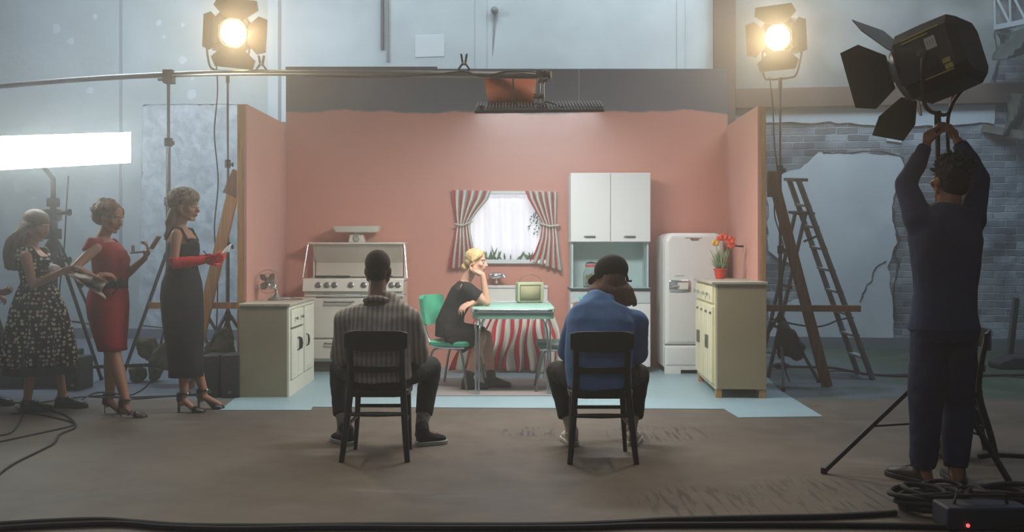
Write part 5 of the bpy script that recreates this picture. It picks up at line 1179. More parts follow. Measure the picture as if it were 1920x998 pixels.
remeshed('hair', hr, mat('short_black_brown_hair', '#2a211c', 0.9, bump=0.5, bscale=120), T1, 0.006, 2)
sh = MB(); top_s = nb1+Vector((0, 0, -0.01))
spine(sh, [(pel+Vector((0, -.02, -.02)), .185, .135), (pel+Vector((0, -.03, .10)), .185, .135), (pel+Vector((0, -.03, .24)), .19, .130), (pel+Vector((0, -.02, .34)), .19, .115), (pel+Vector((0, -.01, .405)), .175, .09), (pel+Vector((0, 0, .445)), .10, .075), (top_s+Vector((0, .0, .03)), .062, .062)], (1, 0, 0))
for s_, e_, w_ in ((sL, eL, wL), (sR, eR, wR)):
    q = e_.lerp(w_, 0.9); sh.cone(s_, s_.lerp(e_, .5), 0.068, 0.066).cone(s_.lerp(e_, .5), e_, 0.066, 0.062); sh.tube([e_, e_.lerp(w_, .5), q], [0.060, 0.054, 0.042], 14); sh.cone(s_, pel+Vector(((s_.x-pel.x)*0.5, -.01, .34)), .07, .09)
remeshed('shirt', sh, shirt_mat(), T1, 0.009, 5, 0.009, 8)
part('collar', MB().tube([nb1+Vector((math.cos(a)*0.064, math.sin(a)*0.062-0.005, 0.012-0.022*math.sin(a))) for a in [2*PI*k/24 for k in range(24)]], 0.017, 8, loop=True), shirt_mat(), T1)
tr1 = cloth('black_trousers', '#24282a', 0.2)
tr = MB(); spine(tr, [(pel+Vector((0, 0, -.085)), .165, .12), (pel+Vector((0, 0, 0)), .175, .13), (pel+Vector((0, 0, .10)), .155, .11)], (1, 0, 0))
for h_, k_, a_ in ((hL, kL, aL), (hR, kR, aR)):
    cuff = k_.lerp(a_, 0.84); tr.cone(h_, h_.lerp(k_, .5), .088, .080).cone(h_.lerp(k_, .5), k_, .080, .068)
    tr.tube([k_, k_.lerp(cuff, .4), cuff], [0.068, 0.064, 0.058], 16)
remeshed('trousers', tr, tr1, T1, 0.009, 4, 0.008, 9)
M_sock = mat('grey_socks', '#8f8a7e', 0.9, var=0.5, vscale=30)
for a_, k_ in ((aL, kL), (aR, kR)): part('sock', MB().tube([a_+Vector((0, 0, -.06)), a_, a_.lerp(k_, .22)], [0.041, 0.040, 0.046], 14), M_sock, T1)
M_can = cloth('black_canvas', '#1d2026', 0.1); M_sole = mat('off_white_rubber', '#a8a396', 0.6)
g = G(656, 838); sneaker(T1, 'sneaker', (g.x+.0, 5.50, 0), (g.x-.13, 5.66, 0), aL+Vector((0, -.01, -.0)), M_can, M_sole)
g = G(780, 840); sneaker(T1, 'sneaker', (g.x, 5.50, 0), (g.x+.17, 5.58, 0), aR+Vector((0, -.01, -.0)), M_can, M_sole)

# ---- seated person, blue sweater and cap (seen from behind)
T2 = thing('person', 'seated person with long brown hair and dark cap in a blue sweater, from behind', 'person', (c2.x, 5.26, 0))
pel = Vector((c2.x, 5.27, 0.46)); hc2 = W(1147, 520, 5.46); nb2 = W(1143, 578, 5.36)
hd = (-0.82, 0.55, -0.30); bd = MB(); head(bd, hc2, hd, (0, 0.25, 1), 0.97); bd.cone(hc2+Vector((0, -0.01, -0.06)), nb2, 0.052, 0.056)
spine(bd, [(pel, .15, .11), (pel+Vector((0, -.02, .12)), .14, .10), (pel+Vector((0, 0, .25)), .16, .10), (pel+Vector((0.01, 0.05, .37)), .17, .09), (nb2, .07, .06)], (1, 0, 0))
sL, sR = W(1083, 602, 5.34), W(1196, 606, 5.34); eL, eR = W(1064, 662, 5.48), W(1198, 668, 5.50); wL, wR = W(1090, 685, 5.80), W(1165, 690, 5.80)
limb(bd, sL, eL, wL, ARM); limb(bd, sR, eR, wR, ARM)
hand(bd, wL, (0.7, .7, -.1), (0, -.2, -1), 1, (0.4, .5, .4)); hand(bd, wR, (-0.7, .7, -.1), (0, -.2, -1), -1, (0.4, .5, .4))
kL, kR = W(1046, 700, 5.68), W(1199, 704, 5.70); hL, hR = pel+Vector((-.10, 0, .0)), pel+Vector((.10, 0, .0)); aL, aR = W(1072, 806, 5.54), W(1186, 806, 5.56)
limb(bd, hL, kL, aL, LEG); limb(bd, hR, kR, aR, LEG)
for a in (aL, aR): foot_flesh(bd, a, Vector((a.x, a.y+.09, .035)))
remeshed('body', bd, SK_L, T2, 0.007, 4); face_bits(T2, hc2, hd, (0, .25, 1), 0.97)
hr = MB().ell(hc2+Vector((0.01, -.02, -.03)), (.080, .088, .085))
random.seed(3)
for k in range(46):
    a = PI*(0.92+1.16*random.random()); x = math.cos(a)*0.098; y = math.sin(a)*0.075
    p0 = hc2+Vector((x*0.72, y*0.8, -0.03)); p1 = hc2+Vector((x*1.18-0.004, y-0.02, -0.08)); p2 = hc2+Vector((x*1.48+0.0, y-0.04, -0.145-random.uniform(0, .03)))
    hr.tube([p0, p1, p2], [0.022, 0.026, 0.014], 8)
remeshed('hair', hr, mat('brown_hair', '#6b4730', 0.7, var=0.35, vscale=12, bump=0.8, bscale=60, stretch=(3, 3, 0.5)), T2, 0.007, 2)
r_, f_, u_ = frame(hd, (0, .25, 1)); Rm = Matrix((r_, f_, u_)).transposed(); cc_ = hc2+u_*0.042-f_*0.012
cp_ = MB().ell(cc_, (0.096, 0.108, 0.094), Rm, 28, 18)
cp_.v = [v if (v-cc_).dot(u_) > -0.052 else v+u_*(-0.052-(v-cc_).dot(u_)) for v in cp_.v]
cap = part('cap', cp_, cloth('black_cap', '#211f1b', 0.15), T2)
br = []
for k in range(13):
    a = PI*k/12; br.append(cc_+r_*math.cos(a)*0.082+f_*(0.075+math.sin(a)*0.088)-u_*(0.028+0.02*math.sin(a)))
part('brim', MB().prism(br, u_*0.006), cloth('black_cap', '#211f1b'), cap)
stp = W(1180, 528, 5.42); part('strap', MB().tube([cc_-f_*0.09-u_*0.03, stp+Vector((0, .01, 0)), stp+Vector((0.022, 0, 0.001))], [0.010, 0.009, 0.008], 8, flat=0.5), cloth('black_cap', '#211f1b'), cap)
sh = MB()
spine(sh, [(pel+Vector((0, -.02, -.05)), .19, .145), (pel+Vector((-.005, -.03, .06)), .195, .14), (pel+Vector((0, -.03, .20)), .20, .130), (pel+Vector((.01, 0, .31)), .205, .12), (pel+Vector((.01, .03, .385)), .18, .10), (pel+Vector((.01, .06, .43)), .10, .08), (nb2+Vector((0, .0, .01)), .064, .064)], (1, 0, 0))
for s_, e_, w_ in ((sL, eL, wL), (sR, eR, wR)):
    q = e_.lerp(w_, 0.92); sh.cone(s_, s_.lerp(e_, .5), 0.070, 0.066).cone(s_.lerp(e_, .5), e_, 0.066, 0.060); sh.tube([e_, e_.lerp(w_, .5), q], [0.058, 0.052, 0.040], 14); sh.cone(s_, pel+Vector(((s_.x-pel.x)*0.5, .0, .32)), .072, .09)
remeshed('sweater', sh, cloth('blue_sweater', '#5f81ad', 0.08, 6), T2, 0.009, 5, 0.008, 7)
part('neck_band', MB().tube([nb2+Vector((math.cos(a)*0.064, math.sin(a)*0.062, 0.0-0.012*math.sin(a))) for a in [2*PI*k/24 for k in range(24)]], 0.012, 8, loop=True), cloth('blue_sweater', '#5f81ad'), T2)
tr = MB(); spine(tr, [(pel+Vector((0, 0, -.085)), .165, .12), (pel+Vector((0, 0, 0)), .175, .13), (pel+Vector((0, 0, .10)), .155, .11)], (1, 0, 0))
for h_, k_, a_ in ((hL, kL, aL), (hR, kR, aR)):
    cuff = k_.lerp(a_, 0.80); tr.cone(h_, h_.lerp(k_, .5), .090, .082).cone(h_.lerp(k_, .5), k_, .082, .072)
    tr.tube([k_, k_.lerp(cuff, .4), cuff], [0.071, 0.070, 0.064], 16)
remeshed('trousers', tr, cloth('dark_brown_trousers', '#26231f', 0.2), T2, 0.009, 4, 0.008, 9)
M_cr = mat('cream_leather', '#b8ad98', 0.6, var=0.1); M_crs = mat('cream_sole', '#c3baa6', 0.6)
for a_, k_ in ((aL, kL), (aR, kR)): part('sock', MB().tube([a_+Vector((0, 0, -.06)), a_, a_.lerp(k_, .3)], [0.038, 0.036, 0.043], 14), mat('cream_socks', '#b3a992', 0.9), T2)
sneaker(T2, 'shoe', (aL.x+.012, 5.50, 0), (aL.x-.02, 5.73, 0), aL+Vector((0, -.01, -.05)), M_cr, M_crs); sneaker(T2, 'shoe', (aR.x, 5.50, 0), (aR.x+.05, 5.73, 0), aR+Vector((0, -.01, -.05)), M_cr, M_crs)

# ---- blonde woman in black seated at the table, profile facing right
T3 = thing('person', 'blonde seated person in black dress leaning chin on hand at the green table', 'person', (-0.5, 7.95, 0))
D3 = 7.95
hc3 = W(893, 491, D3-.02); up3 = (0.10, 0, 1); fw3 = (0.97, -0.24, -0.08)
bd = MB(); head(bd, hc3, fw3, up3, 0.93); nb3 = W(873, 527, D3); bd.cone(hc3+Vector((-0.03, 0, -0.07)), nb3, 0.045, 0.05)
pel = W(845, 622, D3); ch3 = W(868, 556, D3)
secs = [(pel+Vector((0, 0, -.03)), .16, .12), (W(843, 603, D3), .14, .11), (W(851, 583, D3), .125, .095), (W(861, 562, D3), .14, .10), (W(868, 545, D3), .155, .09), (W(872, 533, D3), .10, .06), (nb3, .05, .05)]
spine(bd, [(a, b*.9, c*.88) for a, b, c in secs], (0, 1, 0))
sN = W(872, 540, D3-.15); sF = W(874, 540, D3+.15)
eN = W(913, 566, D3-.13)+Vector((0, 0, .0)); eN.z = .752; wN = W(905, 515, D3-.13); 
limb(bd, sN, eN, wN, (.044, .040, .033, .031, .022)); hand(bd, wN+Vector((0, 0.01, .0)), (-.75, .45, .25), (-.3, .2, .95), -1, (0.35, .7, .6), 0.92)
eF = W(906, 574, D3+.10); eF.z = .755; wF = W(885, 573, D3-.20); wF.z = .752
limb(bd, sF, eF, wF, (.044, .040, .033, .031, .022)); hand(bd, wF, (-.75, -.55, -.30), (-.3, 0, -.9), -1, (0.5, .5, .4), 0.92)
hN, hF = pel+Vector((0.02, -.085, -.01)), pel+Vector((0.02, .085, -.01)); kN, kF = W(902, 634, D3-.12), W(912, 630, D3+.06)
aN, aF = W(877, 712, D3-.16), W(921, 712, D3-.05)
LG3 = (.078, .068, .050, .050, .033)
limb(bd, hN, kN, aN, LG3); limb(bd, hF, kF, aF, LG3); foot_flesh(bd, aN, aN+Vector((.12, 0, -.05))); foot_flesh(bd, aF, aF+Vector((.12, 0, -.05)))
remeshed('body', bd, SK_L, T3, 0.006, 4); face_bits(T3, hc3, fw3, up3, 0.93, '#8f4046', '#7a6246')
r_, f_, u_ = frame(fw3, up3); Rm = Matrix((r_, f_, u_)).transposed()
hr = MB().ell(hc3+u_*0.040-f_*0.020, (0.078, 0.092, 0.078), Rm).ell(hc3-f_*0.055-u_*0.005, (0.066, 0.052, 0.060), Rm).ell(hc3-f_*0.098-u_*0.055, (0.045, 0.036, 0.038), Rm)
hr.tube([hc3+u_*0.09+f_*0.05+r_*0.0, hc3+u_*0.055+f_*0.05+r_*0.062, hc3+u_*0.0-f_*0.02+r_*0.082], 0.014, 8).tube([hc3+u_*0.09+f_*0.05, hc3+u_*0.055+f_*0.05-r_*0.062, hc3-f_*0.02-r_*0.082], 0.014, 8)
remeshed('hair', hr, mat('blonde_hair', '#c3a56e', 0.55, var=0.3, vscale=18, bump=0.6, bscale=70), T3, 0.006, 3)
M_blk = cloth('black_dress', '#26231f', 0.15)
sh = MB(); spine(sh, [(a, b*1.06, c*1.12) for a, b, c in secs[:-1]]+[(nb3+Vector((0, 0, -.015)), .06, .055)], (0, 1, 0))
for s_, e_ in ((sN, eN), (sF, eF)): sh.tube([s_+Vector((-.03, 0, .01)), s_, s_.lerp(e_, .35), s_.lerp(e_, .62)], [0.05, 0.062, 0.060, 0.058], 16)
for h_, k_ in ((hN, kN), (hF, kF)): sh.tube([h_-Vector((.06, 0, 0)), h_, h_.lerp(k_, .5), h_.lerp(k_, 0.93)], [0.10, .105, .090, .074], 18)
sh.tube([pel+Vector((0.0, 0, -.02)), (hN+hF)/2*.5+(kN+kF)/2*.5, ((kN+kF)/2).lerp((hN+hF)/2, .12)], [.10, .085, .07], 16)
sh.prism([W(838, 640, D3-.19), W(880, 628, D3-.19), W(888, 650, D3-.16), W(868, 663, D3-.17)], (0, 0.14, 0))
remeshed('dress', sh, M_blk, T3, 0.008, 4, 0.006, 9)
M_boot = mat('dark_brown_leather', '#33261f', 0.45, var=0.2)
for a_, k_, nm in ((aN, kN, 0), (aF, kF, 1)):
    g = Vector((a_.x-.035, a_.y, 0)); b_ = MB(); b_.tube([Vector((a_.x, a_.y, .06)), a_+Vector((0, 0, 0.01)), a_.lerp(k_, .20)], [0.045, 0.043, 0.046], 16)
    b_.loft([[g+Vector((x, y*w, .018+z*h)) for y, z in ((-1, 0), (1, 0), (.9, .6), (.4, 1), (-.4, 1), (-.9, .6))] for x, w, h in ((-.02, .03, .07), (0.03, .04, .085), (.09, .04, .075), (.15, .044, .05), (.195, .036, .035), (.215, .018, .02))])
    q = remeshed('boot', b_, M_boot, T3, 0.007, 3); part('sole', MB().bb(g.x-.022, g.x+.035, g.y-.034, g.y+.034, 0, .022).bb(g.x+.06, g.x+.205, g.y-.038, g.y+.038, 0.0, .018), M_rubber, q, bevel=0.006)

# ---- standing women (profile facing right)
def heel_shoe(t, name, heel, toe, ank, m, hh=0.09, block=0.022, strap=True):
    heel = Vector(heel); toe = Vector(toe); d = (toe-heel).normalized(); x = d.cross(Vector((0, 0, 1))); l = (toe-heel).length; P = lambda a, b, z: heel+d*a*l+x*b+Vector((0, 0, z))
    s_ = MB().loft([[P(a, w*k, z+dz) for k, dz in ((-1, 0), (1, 0), (1, .010), (-1, .010))] for a, w, z in ((-.03, .02, hh), (.05, .028, hh), (.22, .026, hh*.85), (.45, .028, hh*.35), (.6, .036, .004), (.85, .036, .0), (1.0, .015, .002))])
    o = part(name, s_, m, t, bevel=0.002)
    part('heel', MB().loft([[P(0.04+dx, y, z) for dx, y in ((-r_*1.0, -r_), (r_*1.0, -r_), (r_*1.0, r_), (-r_*1.0, r_))] for z, r_ in ((0, block*.8), (hh*.6, block*.85), (hh+.004, block*1.15))]), m, o, bevel=0.002)
    part('upper', MB().loft([[P(a, w*math.cos(k_), z0+h*math.sin(k_)) for k_ in [PI*j/8 for j in range(9)]] for a, w, z0, h in ((.58, .040, .008, .040), (.72, .041, .004, .036), (.9, .034, .003, .026), (1.0, .014, .003, .012))], closed=False, caps=False), m, o, solid=0.004)
    part('heel_counter', MB().loft([[P(a, w*c_, z) for a, w, c_ in ((.20, .034, -1), (.02, .036, -.8), (-.05, .02, 0), (.02, .036, .8), (.20, .034, 1))] for z in (hh*.92, hh+.045)], closed=False, caps=False), m, o, solid=0.004)
    if strap:
        a0 = Vector(ank); part('ankle_strap', MB().tube([a0+Vector((math.cos(a)*.042, math.sin(a)*.040, .0)) for a in [2*PI*k/20 for k in range(20)]], 0.008, 6, loop=True), m, o)
    return o
def woman(label, D, hc, fw, up, nb, torso, sh_, el_, wr_, hips, knees, anks, feetp, sk, hs=0.95, hands=None, leg=(.080, .066, .048, .048, .030), arm=(.040, .036, .030, .030, .021), bust=None, lip='#7d3b38', brow='#3a2a20'):
    t = thing('person', label, 'person', (W(torso[0][0], 0, D).x, D, 0))
    bd = MB(); head(bd, hc, fw, up, hs); bd.cone(Vector(hc)+Vector((-0.02, 0, -0.06)), nb, 0.044, 0.048)
    secs = [(W(x, y, D), hw, hd_) for x, y, hw, hd_ in torso]+[(Vector(nb), .05, .048)]
    spine(bd, [(a, b*.93, c*.93) for a, b, c in secs], (0, 1, 0))
    for k in range(2):
        limb(bd, sh_[k], el_[k], wr_[k], arm); h_ = hands[k]; hand(bd, wr_[k], h_[0], h_[1], h_[2], h_[3], 0.9)
        limb(bd, hips[k], knees[k], anks[k], leg); foot_flesh(bd, anks[k], feetp[k], .92)
    remeshed('body', bd, sk, t, 0.006, 4); face_bits(t, hc, fw, up, hs, lip, brow)
    return t, secs
# A: black dress, red gloves, fur hat
D = 6.78; hcA = W(349, 388, D); fwA = (0.98, -0.15, -0.05); nbA = W(334, 426, D)
ank = [W(345, 740, D-.06)+Vector((0, 0, .0)), W(382, 733, D+.10)]
toes = [Vector((W(368, 0, D).x, D-.06, .03)), Vector((W(404, 0, D).x, D+.10, .03))]
TA, secA = woman('standing person in long black dress, red gloves and patterned fur hat', D, hcA, fwA, (0, 0, 1), nbA,
    [(341, 590, .15, .13), (341, 556, .165, .135), (341, 520, .14, .115), (342, 495, .120, .100), (343, 468, .130, .112), (341, 447, .145, .098), (338, 434, .11, .06)],
    [W(331, 440, D-.15), W(337, 440, D+.15)], [W(326, 494, D-.19), W(338, 497, D+.17)], [W(383, 488, D-.14), W(378, 484, D+.04)],
    [W(341, 562, D-.06), W(341, 562, D+.06)], [W(346, 655, D-.05), W(356, 653, D+.05)], ank, toes, SK_M,
    hands=[((.95, .1, .12), (0, .6, .5), -1, (.4, .7, .5)), ((.95, -.1, .1), (0, -.4, -.7), 1, (.4, .7, .5))])
r_, f_, u_ = frame(fwA, (0, 0, 1)); Rm = Matrix((r_, f_, u_)).transposed()
hr = MB().ell(hcA-f_*0.035-u_*0.01, (.078, .075, .085), Rm)
for k in range(30):
    y = random.uniform(-.07, .07); b0 = hcA-f_*random.uniform(.03, .09)+Vector((0, y, -.02)); hr.tube([b0, W(322+random.uniform(-5, 8), 418, D)+Vector((0, y*1.1, 0)), W(316+random.uniform(-6, 12), 446+random.uniform(-10, 8), D)+Vector((0, y*1.1, 0))], [.024, .024, .010], 8)
remeshed('hair', hr, mat('auburn_hair', '#6b4632', 0.6, var=0.3, vscale=14, bump=0.7, bscale=60, stretch=(3, 3, .5)), TA, 0.007, 3)
fm = MB().ell(hcA+u_*0.070-f_*0.022, (.105, .118, .080), Rm).ell(hcA+u_*0.045-f_*0.080, (.092, .072, .078), Rm)
remeshed('fur_hat', fm, mat('leopard_fur', '#9c8f7b', 0.95, var=0, vscale=38, bump=0.9, bscale=90, col2='#554a3f'), TA, 0.008, 1, 0.006, 40)
M_navy = cloth('black_navy_dress', '#1a1d22', 0.1, 6, .2)
ds = MB(); spine(ds, [(a, b*1.03, c*1.03) for a, b, c in secA[:-3]]+[(W(345, 455, D), .138, .105)], (0, 1, 0))
ds.ell(W(360, 460, D-.06), (.055, .055, .055)).ell(W(360, 460, D+.06), (.055, .055, .055))
remeshed('bodice', ds, M_navy, TA, 0.008, 4)
mm = MB()
for yy in (-.11, .11): mm.tube([W(362, 452, D)+Vector((0, yy, 0)), W(350, 432, D)+Vector((0, yy*1.05, .01)), W(337, 428, D)+Vector((0, yy*1.05, .006)), W(322, 446, D)+Vector((0, yy, 0))], .010, 8)
part('shoulder_strap', mm, M_navy, TA)
dress_loft('skirt', [(W(342, 508, D), .115, .128, 0), (W(341, 530, D), .142, .152, 0), (W(341, 556, D), .150, .165, 0), (W(343, 600, D), .146, .155, 0), (W(346, 650, D), .132, .140, .01), (W(348, 690, D), .122, .125, .02), (W(348, 706, D), .124, .120, .02)], (1, 0, 0), M_navy, TA, npl=5)
M_red = cloth('red_satin', '#d8202c', 0.1, 8, .2, 20, 0.5)
for k, (e_, w_, h_) in enumerate(((W(326, 494, D-.19), W(383, 488, D-.14), ((.95, .1, .12), (0, .6, .5), -1, (.4, .7, .5))), (W(338, 497, D+.17), W(378, 484, D+.04), ((.95, -.1, .1), (0, -.4, -.7), 1, (.4, .7, .5))))):
    gl = MB(); s0 = (W(331, 440, D-.15), W(337, 440, D+.15))[k]; gl.tube([e_.lerp(s0, .16), e_, e_.lerp(w_, .5), w_+(w_-e_)*.03], [.047, .044, .041, .029], 16)
    hand(gl, w_, h_[0], h_[1], h_[2], h_[3], 1.02); remeshed('glove', gl, M_red, TA, 0.006, 2, .003, 20)
M_sh = mat('black_patent', '#191a1e', 0.25, spec=0.6)
for k in range(2):
    a_ = ank[k]; heel_shoe(TA, 'shoe', (a_.x-.045, a_.y, 0), (a_.x+.155, a_.y, 0), a_+Vector((0, 0, .01)), M_sh, .095, .024)
pp = W(432, 468, D-.10); PG = W(406, 489, D-.12)
top('paper_slip', MB().grid(10, 4, lambda u, v: PG.lerp(pp, u)+Vector((0, .05*(v-.5), .018*math.sin(u*3)+.01*v*(1+u)))+Vector((0, 0, .045*(v-.5)*u))), mat('white_paper', '#dfe0dc', 0.8), 'curled white paper held in the red gloved hand', 'paper', solid=0.001)
pn = W(385, 478, D-.15); top('pen', MB().tube([pn+Vector((-.015, 0, .03)), pn+Vector((.03, .01, -.02))], .004, 8), M_black, 'dark pen sticking up from the red gloves', 'pen')

# B: red dress
D = 6.62; hcB = W(208, 408, D); fwB = (0.93, -0.22, -0.28); nbB = W(192, 447, D)
ank = [W(206, 742, D+.06), W(236, 752, D-.10)]; toes = [Vector((W(216, 0, D).x, D+.06, .028)), Vector((W(252, 0, D).x, D-.10, .028))]
TB_, secB = woman('standing person in tight red knee-length dress with curly hair', D, hcB, fwB, (0.2, 0, 1), nbB,
    [(203, 600, .145, .12), (202, 572, .16, .130), (202, 548, .14, .115), (206, 525, .115, .100), (208, 500, .125, .118), (205, 478, .145, .108), (197, 460, .13, .07)],
    [W(180, 465, D-.15), W(205, 465, D+.14)], [W(140, 502, D-.26), W(232, 520, D+.16)], [W(178, 521, D-.34), W(272, 484, D+.02)],
    [W(202, 576, D-.055), W(202, 576, D+.055)], [W(208, 665, D+.045), W(214, 665, D-.045)], ank, toes, SK_M,
    hands=[((.75, .2, .25), (0, .3, -.8), -1, (.5, .6, .5)), ((.35, -.2, .9), (-.7, -.4, .3), 1, (.5, .8, .6))])
r_, f_, u_ = frame(fwB, (0.2, 0, 1)); Rm = Matrix((r_, f_, u_)).transposed(); hr = MB().ell(hcB+u_*0.045-f_*0.035, (.092, .100, .078), Rm).ell(hcB-f_*.075-u_*.01, (.085, .065, .07), Rm)
random.seed(5)
for k in range(70):
    v = Vector((random.gauss(0, 1), random.gauss(0, 1), random.gauss(0, 1))).normalized(); q = hcB+u_*.035-f_*.045+Rm @ Vector((v.x*.092, v.y*.102, v.z*.082))
    if (q-hcB).dot(f_) > .045 and (q-hcB).dot(u_) < .05: continue
    hr.ell(q, (.022, .022, .022), None, 8, 6)
remeshed('hair', hr, mat('brown_curly_hair', '#6f5238', 0.75, var=0.35, vscale=20, bump=0.8, bscale=50), TB_, 0.007, 1)
M_rd = cloth('red_dress', '#96242a', 0.1, 6, .2)
ds = MB(); spine(ds, [(a, b*1.04, c*1.04) for a, b, c in secB[:-2]]+[(secB[-2][0], .12, .07)], (0, 1, 0))
for k in (-1, 1): ds.tube([W(200, 460, D)+Vector((0, k*.09, 0)), W(190, 458, D)+Vector((0, k*.13, 0)), W(186 if k < 0 else 205, 474, D)+Vector((0, k*.155, 0))], [.055, .06, .056], 14).ell(W(222, 488, D)+Vector((0, k*.06, 0)), (.06, .06, .06))
remeshed('bodice', ds, M_rd, TB_, 0.008, 4)
dress_loft('skirt', [(W(206, 528, D), .110, .120, 0), (W(203, 550, D), .135, .150, 0), (W(202, 572, D), .142, .165, 0), (W(205, 610, D), .125, .150, 0), (W(209, 645, D), .100, .125, .008), (W(211, 657, D), .095, .120, .01)], (1, 0, 0), M_rd, TB_, npl=5)
dress_loft('sash', [(W(206, 540, D), .124, .134, .01), (W(206, 532, D), .119, .129, .03), (W(207, 522, D), .122, .128, .02)], (1, 0, 0), cloth('dark_brown_sash', '#3f2826', .1), TB_, npl=9)
part('sash_bow', MB().tube(smooth_path([W(196, 522, D-.13), W(204, 532, D-.15), W(214, 528, D-.15), W(220, 540, D-.14), W(210, 552, D-.14)], 4), .016, 8, flat=.5), cloth('dark_brown_sash', '#3f2826'), TB_)
pc = W(165, 524, D-.33)
top('lace_cloth', MB().grid(24, 18, lambda u, v: W(140+55*u+4*math.sin(v*8), 505+16*u+(8+38*(0.35+u*.5))*v, D-.36+.05*math.sin(u*9+v*4)+.03*math.sin(v*11))), mat('pale_lace', '#b5ab9c', 0.9, var=.2, vscale=30), 'pale lacy cloth hanging from the hand of the person in red', 'cloth', solid=0.002)
for k in range(2):
    a_ = ank[k]; heel_shoe(TB_, 'shoe', (a_.x-.045, a_.y, 0), (a_.x+.150, a_.y, 0), a_+Vector((0, 0, .012)), mat('maroon_leather', '#3b2320', 0.4), .075, .008)
bk = thing('compact_case', 'small open compact held up by the person in the red dress', 'compact', W(283, 470, D))
part('lid', MB().box(W(291, 455, D+.0), (.014, .07, .11), Matrix.Rotation(.55, 3, 'Y')), mat('tan_compact', '#a98667', 0.5), bk, bevel=.004)
part('base', MB().box(W(262, 473, D+.0), (.12, .07, .012), Matrix.Rotation(-.1, 3, 'Y')).bb(W(248, 0, D).x, W(251, 0, D).x, D-.02, D+.02, W(0, 472, D).z, W(0, 460, D).z), mat('pale_compact', '#8f8f8c', 0.4), bk, bevel=.003)

# C: polka dot dress
def polka():
    m = bpy.data.materials.new('polka_dots'); m.use_nodes = True; nt = m.node_tree; N = nt.nodes; L = nt.links; b = N['Principled BSDF']; b.inputs['Roughness'].default_value = .85; b.inputs['Specular IOR Level'].default_value = .15
    tc = N.new('ShaderNodeTexCoord'); v = N.new('ShaderNodeTexVoronoi'); v.inputs['Scale'].default_value = 31; v.inputs['Randomness'].default_value = .5; L.new(tc.outputs['Object'], v.inputs['Vector'])
    r = N.new('ShaderNodeValToRGB'); L.new(v.outputs['Distance'], r.inputs[0]); e = r.color_ramp.elements; e[0].color = rgb('#cfc8ae'); e[0].position = .34; e[1].color = rgb('#1d1c1b'); e[1].position = .40
    L.new(r.outputs[0], b.inputs['Base Color']); return m
M_pk = polka()
D = 6.85; hcC = W(70, 424, D); fwC = (0.95, -.15, -.32); nbC = W(58, 462, D)
ank = [W(52, 744, D-.08), W(117, 735, D+.08)]; toes = [W(84, 766, D-.10), W(150, 762, D+.08)]
for q in toes: q.z = .03
TC_, secC = woman('standing person in black and white polka dot dress with long hair', D, hcC, fwC, (.2, 0, 1), nbC,
    [(72, 600, .14, .12), (70, 570, .15, .125), (68, 548, .125, .105), (68, 530, .110, .092), (68, 508, .122, .105), (63, 486, .138, .095), (58, 472, .11, .06)],
    [W(48, 480, D-.15), W(60, 480, D+.14)], [W(62, 535, D-.19), W(76, 535, D+.16)], [W(118, 508, D-.16), W(112, 512, D+.02)],
    [W(70, 575, D-.05), W(74, 575, D+.05)], [W(62, 665, D-.08), W(100, 660, D+.08)], ank, toes, SK_M,
    hands=[((.9, .1, .25), (0, .5, .6), -1, (.5, .8, .6)), ((.9, -.1, .2), (0, -.3, -.7), 1, (.5, .8, .6))])
r_, f_, u_ = frame(fwC, (.2, 0, 1)); Rm = Matrix((r_, f_, u_)).transposed(); hr = MB().ell(hcC+u_*0.045-f_*0.022, (.088, .100, .078), Rm).ell(hcC-f_*.055-u_*.02, (.085, .070, .085), Rm)
random.seed(9)
for k in range(44):
    y = random.uniform(-.10, .10); b0 = hcC-f_*random.uniform(.0, .09)+Vector((0, y*.8, .0)); w1 = random.uniform(-8, 10)
    hr.tube(smooth_path([b0, W(40+w1, 445, D)+Vector((0, y*1.1, 0)), W(30+w1*.8, 475, D)+Vector((0, y*1.2, 0)), W(34+w1, 500+random.uniform(-14, 8), D)+Vector((0, y*1.2, 0))], 3), .021, 7)
remeshed('hair', hr, mat('long_brown_hair', '#5d4331', 0.65, var=0.35, vscale=16, bump=0.8, bscale=60, stretch=(3, 3, .5)), TC_, 0.007, 2)
ds = MB(); spine(ds, [(a, b*1.04, c*1.05) for a, b, c in secC[1:-2]], (0, 1, 0)); ds.ell(W(86, 498, D-.06), (.055, .055, .052)).ell(W(86, 498, D+.06), (.055, .055, .052))
for k in (-1, 1): ds.tube([W(86, 488, D)+Vector((0, k*.085, 0)), W(72, 468, D)+Vector((0, k*.10, 0)), W(52, 468, D)+Vector((0, k*.11, 0)), W(44, 486, D)+Vector((0, k*.10, 0))], .022, 10)
remeshed('bodice', ds, M_pk, TC_, 0.008, 3)
dress_loft('skirt', [(W(68, 528, D), .098, .115, 0), (W(70, 545, D), .135, .140, .03), (W(72, 580, D), .185, .175, .06), (W(74, 620, D), .215, .20, .09), (W(74, 655, D), .235, .22, .11), (W(73, 684, D), .25, .235, .12)], (1, 0, 0), M_pk, TC_, npl=13, n=156)
dress_loft('petticoat', [(W(70, 600, D), .16, .16, 0), (W(73, 684, D), .225, .205, .08), (W(73, 700, D), .235, .21, .10)], (1, 0, 0), mat('navy_petticoat', '#222633', 0.9), TC_, npl=15, n=150)
M_loaf = mat('black_loafer', '#1a1a1c', 0.3)
for k in range(2):
    a_ = ank[k]; o = sneaker(TC_, 'shoe', (a_.x-.05, a_.y, 0), (a_.x+.19, a_.y-.02, 0), a_, M_loaf, M_rubber, False, .040)
